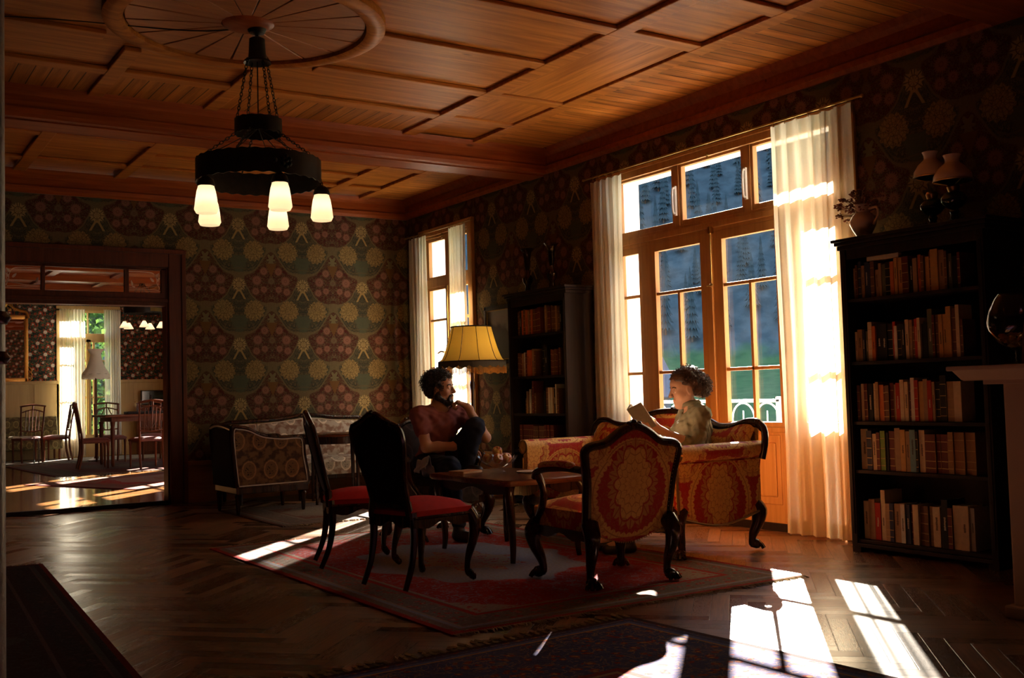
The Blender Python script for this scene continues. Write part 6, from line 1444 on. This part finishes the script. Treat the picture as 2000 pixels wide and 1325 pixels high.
def brows(parent, T, mat, r=.0028):
    off = np.array(parent.location)
    for s_ in (-1, 1):
        pts = [T(.092, s_*.014, .022)-off, T(.0925, s_*.026, .0265)-off, T(.086, s_*.038, .0265)-off, T(.076, s_*.048, .021)-off]; MB().tube(crv([tuple(p) for p in pts], 9), r, 6, flat=(1, 1.6)).build('eyebrow', mat, parent, smooth=True)
def sphere_pts(n, seed): 
    rn = random.Random(seed); out = []
    for i in range(n):
        z = 1-2*(i+.5)/n; a = i*2.39996+rn.uniform(-.3, .3); q = math.sqrt(1-z*z); out.append(np.array([q*math.cos(a), q*math.sin(a), z]))
    return out
# ---- woman reading -------------------------------------------------
def woman():
    r = empty('person', 'woman with pinned up dark curls and olive shirt reading on the red settee', 'person', (5.18, 5.64, .50))
    MH = frame_of(158, -10); hc = (5.15, 5.69, 1.118); k = 1.06
    shL, shR = (5.135, 5.50, .935), (5.255, 5.80, .935); elL, elR = (5.05, 5.475, .715), (5.13, 5.84, .72); wrL, wrR = (4.815, 5.60, .845), (4.80, 5.79, .815)
    S = Field((4.45, 5.30, .02), (5.45, 6.02, 1.32), .0046)
    S.ell((5.19, 5.62, .58), (.12, .16, .10), frame_of(158), .05); S.cone((5.19, 5.63, .62), (5.20, 5.65, .80), .105, .105, .05, flat=((math.cos(math.radians(158)), math.sin(math.radians(158)), 0), 1.25))
    S.ell((5.195, 5.65, .85), (.095, .135, .12), frame_of(158), .05); S.cone(shL, shR, .045, .045, .05); S.cone((5.20, 5.665, .93), (5.165, 5.682, 1.05), .050, .044, .03)
    S.cone(tuple(np.array(shL)+[0, .03, 0]), (5.185, 5.65, 1.0), .03, .035, .03); S.cone(tuple(np.array(shR)+[0, -.03, 0]), (5.19, 5.69, 1.0), .03, .035, .03)
    for sh_, el_, wr_ in ((shL, elL, wrL), (shR, elR, wrR)):
        S.cone(sh_, el_, .040, .034, .03); m = np.array(el_)*.7+np.array(wr_)*.3; S.cone(el_, tuple(m), .033, .034, .02); S.cone(tuple(m), wr_, .034, .023, .02)
    for hp, kn, an in (((5.16, 5.55, .57), (4.66, 5.66, .58), (4.60, 5.70, .10)), ((5.22, 5.70, .57), (4.72, 5.84, .58), (4.62, 5.88, .10))):
        S.cone(hp, kn, .075, .052, .04); S.cone(kn, an, .050, .032, .03); S.cone(an, (an[0]-.13, an[1]+.05, .06), .030, .026, .02)
    T = head(S, hc, MH, k)
    hand(S, wrL, (-.78, .30, .42), (-.10, .75, .30), -1, [(.5, .5, .3), (.45, .5, .3), (.5, .55, .35), (.6, .6, .4)], .95, (.6, .5))
    hand(S, wrR, (-.80, -.22, .50), (.30, -.80, .35), 1, [(.45, .5, .3), (.45, .5, .3), (.5, .5, .3), (.55, .6, .4)], .95, (.6, .5))
    S.build('body', SKINW, r)
    eyes(r, T, k, .003, .0012); brows(r, T, HAIR1, .0026)
    mb = MB(); off = np.array(r.location); mb.tube(crv([tuple(T(.0922-abs(y)*.30, y, -.0605+.002*(1-abs(y)/.018))-off+np.array([0, 0, 0])) for y in (-.018, -.008, 0, .008, .018)], 10), [.002]*2+[.0036]*6+[.002]*3, 8); mb.tube(crv([tuple(T(.0915-abs(y)*.30, y, -.0733)-off) for y in (-.016, -.008, 0, .008, .016)], 10), [.002]*2+[.0042]*6+[.002]*3, 8); mb.build('lips', LIP, r, smooth=True)
    # shirt
    S = Field((4.80, 5.32, .48), (5.45, 6.02, 1.09), .0046)
    S.ell((5.19, 5.62, .58), (.145, .175, .11), frame_of(158), .05); S.cone((5.19, 5.63, .60), (5.20, 5.65, .80), .125, .122, .05, flat=((math.cos(math.radians(158)), math.sin(math.radians(158)), 0), 1.2))
    S.ell((5.195, 5.65, .86), (.112, .15, .125), frame_of(158), .05); S.ell((5.11, 5.66, .83), (.06, .10, .06), frame_of(158), .05); S.cone(shL, shR, .056, .056, .05)
    S.cone(tuple(np.array(shL)+[0, .02, .0]), (5.185, 5.65, .99), .042, .05, .03); S.cone(tuple(np.array(shR)+[0, -.02, 0]), (5.19, 5.70, .99), .042, .05, .03)
    for sh_, el_, wr_ in ((shL, elL, wrL), (shR, elR, wrR)): S.cone(sh_, el_, .056, .050, .03); S.cone(el_, tuple(np.array(el_)*.72+np.array(wr_)*.28), .050, .046, .02)
    S.folds(.0042, 105, .6)
    S.cone((5.165, 5.675, .96), (5.15, 5.69, 1.12), .046, .060, .008, True); S.cut((5.18, 5.67, 1.03), (.25, 0, 1))
    for el_, wr_ in ((elL, wrL), (elR, wrR)): pass
    sh = S.build('shirt', SHIRT, r)
    # collar, button band, buttons
    f = np.array([math.cos(math.radians(158)), math.sin(math.radians(158)), 0]); l = np.array([-f[1], f[0], 0]); nc = np.array([5.172, 5.675, 0])
    mb = MB(); vs = []; n = 26
    for i in range(n+1):
        a = -2.55+5.1*i/n+PI; ca, sa = math.cos(a), math.sin(a); R0 = .060
        for rr, zz in ((R0, 1.035+.018*(-ca)*-1*.6), (R0+.012, 1.028+.0*ca), (R0+.028, 1.000-.012*(1+ (ca*-1))*-.3)):
            p = nc+f*ca*rr+l*sa*rr; vs.append((p[0]-off[0], p[1]-off[1], zz-.018*(math.cos(a-PI)*-1)*.6-off[2]+(-.012 if rr > R0+.02 and i in (0, n) else 0)))
    mb.add(vs, [(3*i+j, 3*i+3+j, 3*i+4+j, 3*i+1+j) for i in range(n) for j in range(2)]); mb.build('collar', SHIRT, sh, smooth=True, solid=.003)
    S = Field((4.35, 5.40, .02), (5.40, 6.02, .74), .007)
    S.ell((5.19, 5.62, .575), (.135, .175, .09), frame_of(158), .05)
    for hp, kn, an in (((5.16, 5.55, .575), (4.66, 5.66, .585), (4.60, 5.70, .10)), ((5.22, 5.70, .575), (4.72, 5.84, .585), (4.62, 5.88, .10))): S.cone(hp, kn, .088, .066, .05); S.cone(kn, (an[0], an[1], an[2]+.02), .064, .050, .03)
    S.folds(.003, 40, 2); S.build('trousers', DARKTR, r)
    for an in ((4.60, 5.70), (4.62, 5.88)):
        S = Field((an[0]-.25, an[1]-.08, 0), (an[0]+.1, an[1]+.16, .16), .006); S.cone((an[0]+.02, an[1], .045), (an[0]-.15, an[1]+.055, .042), .040, .034, .02); S.cone((an[0], an[1], .06), (an[0], an[1], .11), .038, .042, .02); S.cut((0, 0, .010), (0, 0, -1)); S.build('shoe', LEATH, r)
    # hair: cap drawn back into a curly bun
    S = Field((4.98, 5.50, .98), (5.42, 5.88, 1.32), .0044)
    def E(p, rr, kk=.02, sub=False): S.ell(T(*p), np.array(rr)*k, MH, kk, sub)
    E((-.030, 0, .048), (.103, .083, .090), .02); E((.028, 0, .085), (.055, .062, .038), .03); E((-.085, 0, -.01), (.055, .062, .060), .03); E((-.118, 0, .000), (.058, .062, .062), .03); E((-.05, 0, .105), (.06, .055, .03), .03)
    E((.075, 0, -.02), (.060, .085, .080), .012, True)
    for s_ in (-1, 1): E((.004, s_*.080, -.020), (.026, .022, .040), .01, True)
    ax = S; S.folds(.0032, 120, 1.0); S.build('hair', HAIR1, r)
    pts = []
    for q in sphere_pts(520, 5):
        p = np.array([-.030, 0, .048])+q*np.array([.100, .080, .088])
        if p[0] > .03 and p[2] < .085: continue
        if p[2] < -.03: continue
        if abs(p[1]) > .045 and p[0] > -.055 and p[2] < .035: continue
        pts.append((tuple(T(*p)), tuple(MH@q)))
    for q in sphere_pts(330, 6):
        p = np.array([-.118, 0, -.002])+q*np.array([.056, .062, .064])
        if q[0] > .35: continue
        pts.append((tuple(T(*p)), tuple(MH@q)))
    curls('curls', HAIR1, r, pts, .030, .0065, 2.2, .0017, 3)
woman()
# open book in her hands
ob_ = empty('held_book', 'open paperback with grey cover held up by the reading woman', 'book', (4.70, 5.705, .895))
zt = Vector((-.50, .22, .84)).normalized()  # spine direction
nn = Vector((.85, -.25, .42)); nn = (nn-zt*nn.dot(zt)).normalized(); aa = zt.cross(nn)
COV = plain('grey_book_cover', (.30, .29, .27), .5, 0, .3, .2, 40)
for s_ in (-1, 1):
    d_ = (aa*s_*.80+nn*.60).normalized(); t_ = (nn*.80-aa*s_*.60).normalized()
    M_ = Matrix((d_, t_, zt)).transposed().to_4x4(); M_.translation = -zt*.085
    MB().box((0, -.003, 0), (.128, 0, .195), M_).build('cover', COV, ob_); MB().box((.002, 0, .003), (.122, .012 if s_ > 0 else .014, .191), M_).build('pages', PAGES, ob_)
# ---- man with crossed knee ----------------------------------------------
def man():
    r = empty('person', 'bearded man in plum t-shirt, one knee drawn up, chin on his hand', 'person', (4.10, 7.45, .50))
    k = 1.08; MH = frame_of(-50, 2, 0); hc = (4.118, 7.43, 1.172)
    shL, shR = (4.295, 7.43, .955), (3.945, 7.47, .965); elL, elR = (4.385, 7.19, .775), (3.945, 7.36, .715); wrL = (4.262, 7.255, 1.025); wrR = (4.235, 7.275, .715)
    legs = (((4.19, 7.48, .57), (4.265, 7.14, .865), (4.225, 7.235, .545)), ((4.01, 7.48, .57), (3.985, 7.06, .575), (4.03, 7.03, .12)))
    S = Field((3.78, 6.78, .02), (4.58, 7.74, 1.33), .0048); FT = frame_of(-93)
    S.ell((4.10, 7.51, .58), (.12, .16, .10), FT, .05); S.cone((4.10, 7.50, .62), (4.11, 7.48, .80), .115, .12, .05, flat=((0, 1, 0), 1.25)); S.ell((4.12, 7.46, .88), (.105, .16, .13), FT, .05)
    S.cone(shL, shR, .056, .056, .05); S.cone((4.12, 7.46, .95), (4.118, 7.445, 1.10), .062, .056, .03)
    for sh_ in (shL, shR): S.cone(sh_, (4.12, 7.46, 1.02), .035, .045, .04)
    for sh_, el_, wr_ in ((shL, elL, wrL), (shR, elR, wrR)):
        S.cone(sh_, el_, .052, .042, .03); m = np.array(el_)*.7+np.array(wr_)*.3; S.cone(el_, tuple(m), .041, .042, .02); S.cone(tuple(m), wr_, .041, .028, .02)
    for hp, kn, an in legs: S.cone(hp, kn, .082, .060, .04); S.cone(kn, an, .056, .038, .03)
    T = head(S, hc, MH, k, True)
    hand(S, wrL, (-.62, .55, .42), (-.25, .35, -.75), -1, [(.9, 1.1, .8), (1.0, 1.2, .8), (1.1, 1.2, .9), (1.2, 1.2, .9)], 1.0, (.5, .2))
    hand(S, wrR, (.88, -.25, -.30), (.15, .05, -1), -1, [(.35, .5, .4), (.4, .55, .4), (.45, .6, .4), (.5, .6, .5)], 1.0, (.5, .4), .2)
    S.build('body', SKINM, r); eyes(r, T, k, .001, .0026); brows(r, T, HAIR2, .0034)
    S = Field((3.80, 7.20, .50), (4.45, 7.74, 1.08), .0048)
    S.ell((4.10, 7.51, .60), (.135, .175, .11), FT, .05); S.cone((4.10, 7.50, .62), (4.11, 7.48, .80), .135, .138, .05, flat=((0, 1, 0), 1.2)); S.ell((4.12, 7.46, .89), (.122, .175, .135), FT, .05); S.cone(shL, shR, .070, .070, .05)
    for sh_ in (shL, shR): S.cone(sh_, (4.12, 7.46, 1.00), .05, .058, .04)
    for sh_, el_ in ((shL, elL), (shR, elR)): S.cone(sh_, tuple(np.array(sh_)*.52+np.array(el_)*.48), .070, .066, .03)
    S.folds(.0036, 90, .3); S.cone((4.118, 7.43, .99), (4.118, 7.40, 1.14), .060, .085, .01, True); S.cut((4.12, 7.46, 1.045), (0, -.3, 1))
    for sh_, el_ in ((shL, elL), (shR, elR)):
        pass
    S.build('tshirt', TEE, r)
    S = Field((3.82, 6.90, .06), (4.45, 7.72, .99), .0062)
    S.ell((4.10, 7.51, .585), (.145, .185, .10), FT, .05)
    for i, (hp, kn, an) in enumerate(legs): S.cone(hp, kn, .096, .072, .05); S.cone(kn, (an[0], an[1], an[2]+(.03 if i else -.0)), .070, .054, .04)
    S.folds(.0035, 80, 1.5); S.build('trousers', JEANS, r)
    # shoes: raised foot rests on the seat edge, other foot on the rug
    S = Field((3.9, 6.75, 0), (4.40, 7.35, .62), .006); S.cone((4.225, 7.25, .535), (4.235, 7.06, .530), .044, .038, .02); S.build('shoe', LEATH, r)
    S = Field((3.9, 6.75, 0), (4.2, 7.15, .22), .006); S.cone((4.03, 7.05, .056), (4.065, 6.89, .048), .046, .040, .02); S.cone((4.03, 7.03, .06), (4.03, 7.03, .13), .042, .046, .02); S.cut((0, 0, .011), (0, 0, -1)); S.build('shoe', LEATH, r)
    # beard
    S = Field((4.0, 7.25, 1.0), (4.32, 7.55, 1.22), .0042)
    def E(p, rr, kk=.02, sub=False): S.ell(T(*p), np.array(rr)*k, MH, kk, sub)
    E((.062, 0, -.098), (.036, .034, .030), .02)
    for s_ in (-1, 1): S.cone(T(.002, s_*.054, -.03), T(.004, s_*.054, -.06), .022*k, .026*k, .02); S.cone(T(.004, s_*.054, -.062), T(.060, s_*.018, -.104), .026*k, .024*k, .02); E((.070, s_*.036, -.020), (.030, .024, .034), .01, True)
    S.cone(T(.0885, -.024, -.0545), T(.0925, 0, -.0515), .0045*k, .0050*k, .01); S.cone(T(.0885, .024, -.0545), T(.0925, 0, -.0515), .0045*k, .0050*k, .01); S.cone(T(.086, -.026, -.056), T(.076, -.034, -.085), .0055*k, .010*k, .01); S.cone(T(.086, .026, -.056), T(.076, .034, -.085), .0055*k, .010*k, .01); E((.098, 0, -.067), (.010, .020, .007), .006, True); S.folds(.0018, 160, .2); S.build('beard', HAIR2, r)
    rb = random.Random(21); bp = []
    for q in range(260):
        t = rb.random(); s_ = rb.choice((-1, 1)); a = np.array([.004, s_*.060, -.045])*(1-t)+np.array([.070, s_*.014, -.108])*t; n_ = np.array([.25*t, s_*(1-.7*t), -.35-.5*t])+np.array([rb.uniform(-.4, .4), rb.uniform(-.3, .3), rb.uniform(-.4, .4)]); n_ /= np.linalg.norm(n_)
        bp.append((tuple(T(*(a+n_*.022+np.array([0, 0, rb.uniform(-.012, .012)])))), tuple(MH@n_)))
    curls('beard_curls', HAIR2, r, bp, .013, .0035, 1.2, .0014, 31)
    S = Field((3.94, 7.24, 1.06), (4.32, 7.62, 1.36), .0044)
    E((-.028, 0, .050), (.104, .086, .088), .02); E((.030, 0, .092), (.062, .066, .036), .03); E((-.07, 0, -.01), (.055, .066, .06), .03); E((.078, 0, -.028), (.060, .085, .082), .012, True)
    for s_ in (-1, 1): E((.006, s_*.080, -.018), (.024, .020, .034), .01, True)
    S.folds(.004, 120, 1.4); S.build('hair', HAIR2, r)
    pts = []
    for q in sphere_pts(520, 15):
        p = np.array([-.022, 0, .050])+q*np.array([.104, .086, .090])
        if (p[0] > .045 and p[2] < .075) or p[2] < -.045: continue
        pts.append((tuple(T(*p)), tuple(MH@q)))
    curls('curls', HAIR2, r, pts, .034, .008, 1.9, .0020, 13)
man()
gc = empty('grey_cloth', 'crumpled pale grey cloth beside the man on his chair', 'cloth', (3.87, 7.26, .535))
def clf(u, v): return (.05*(u-.5)*2+.012*math.sin(v*14), -.10+.20*v, .12-.16*abs(u-.35)*1.6-.05*v+.014*math.sin(u*19+v*9))
MB().grid(clf, 26, 26).build('cloth', plain('grey_cotton', (.34, .34, .35), .9, 0, .1, .1), gc, smooth='all', solid=.004)
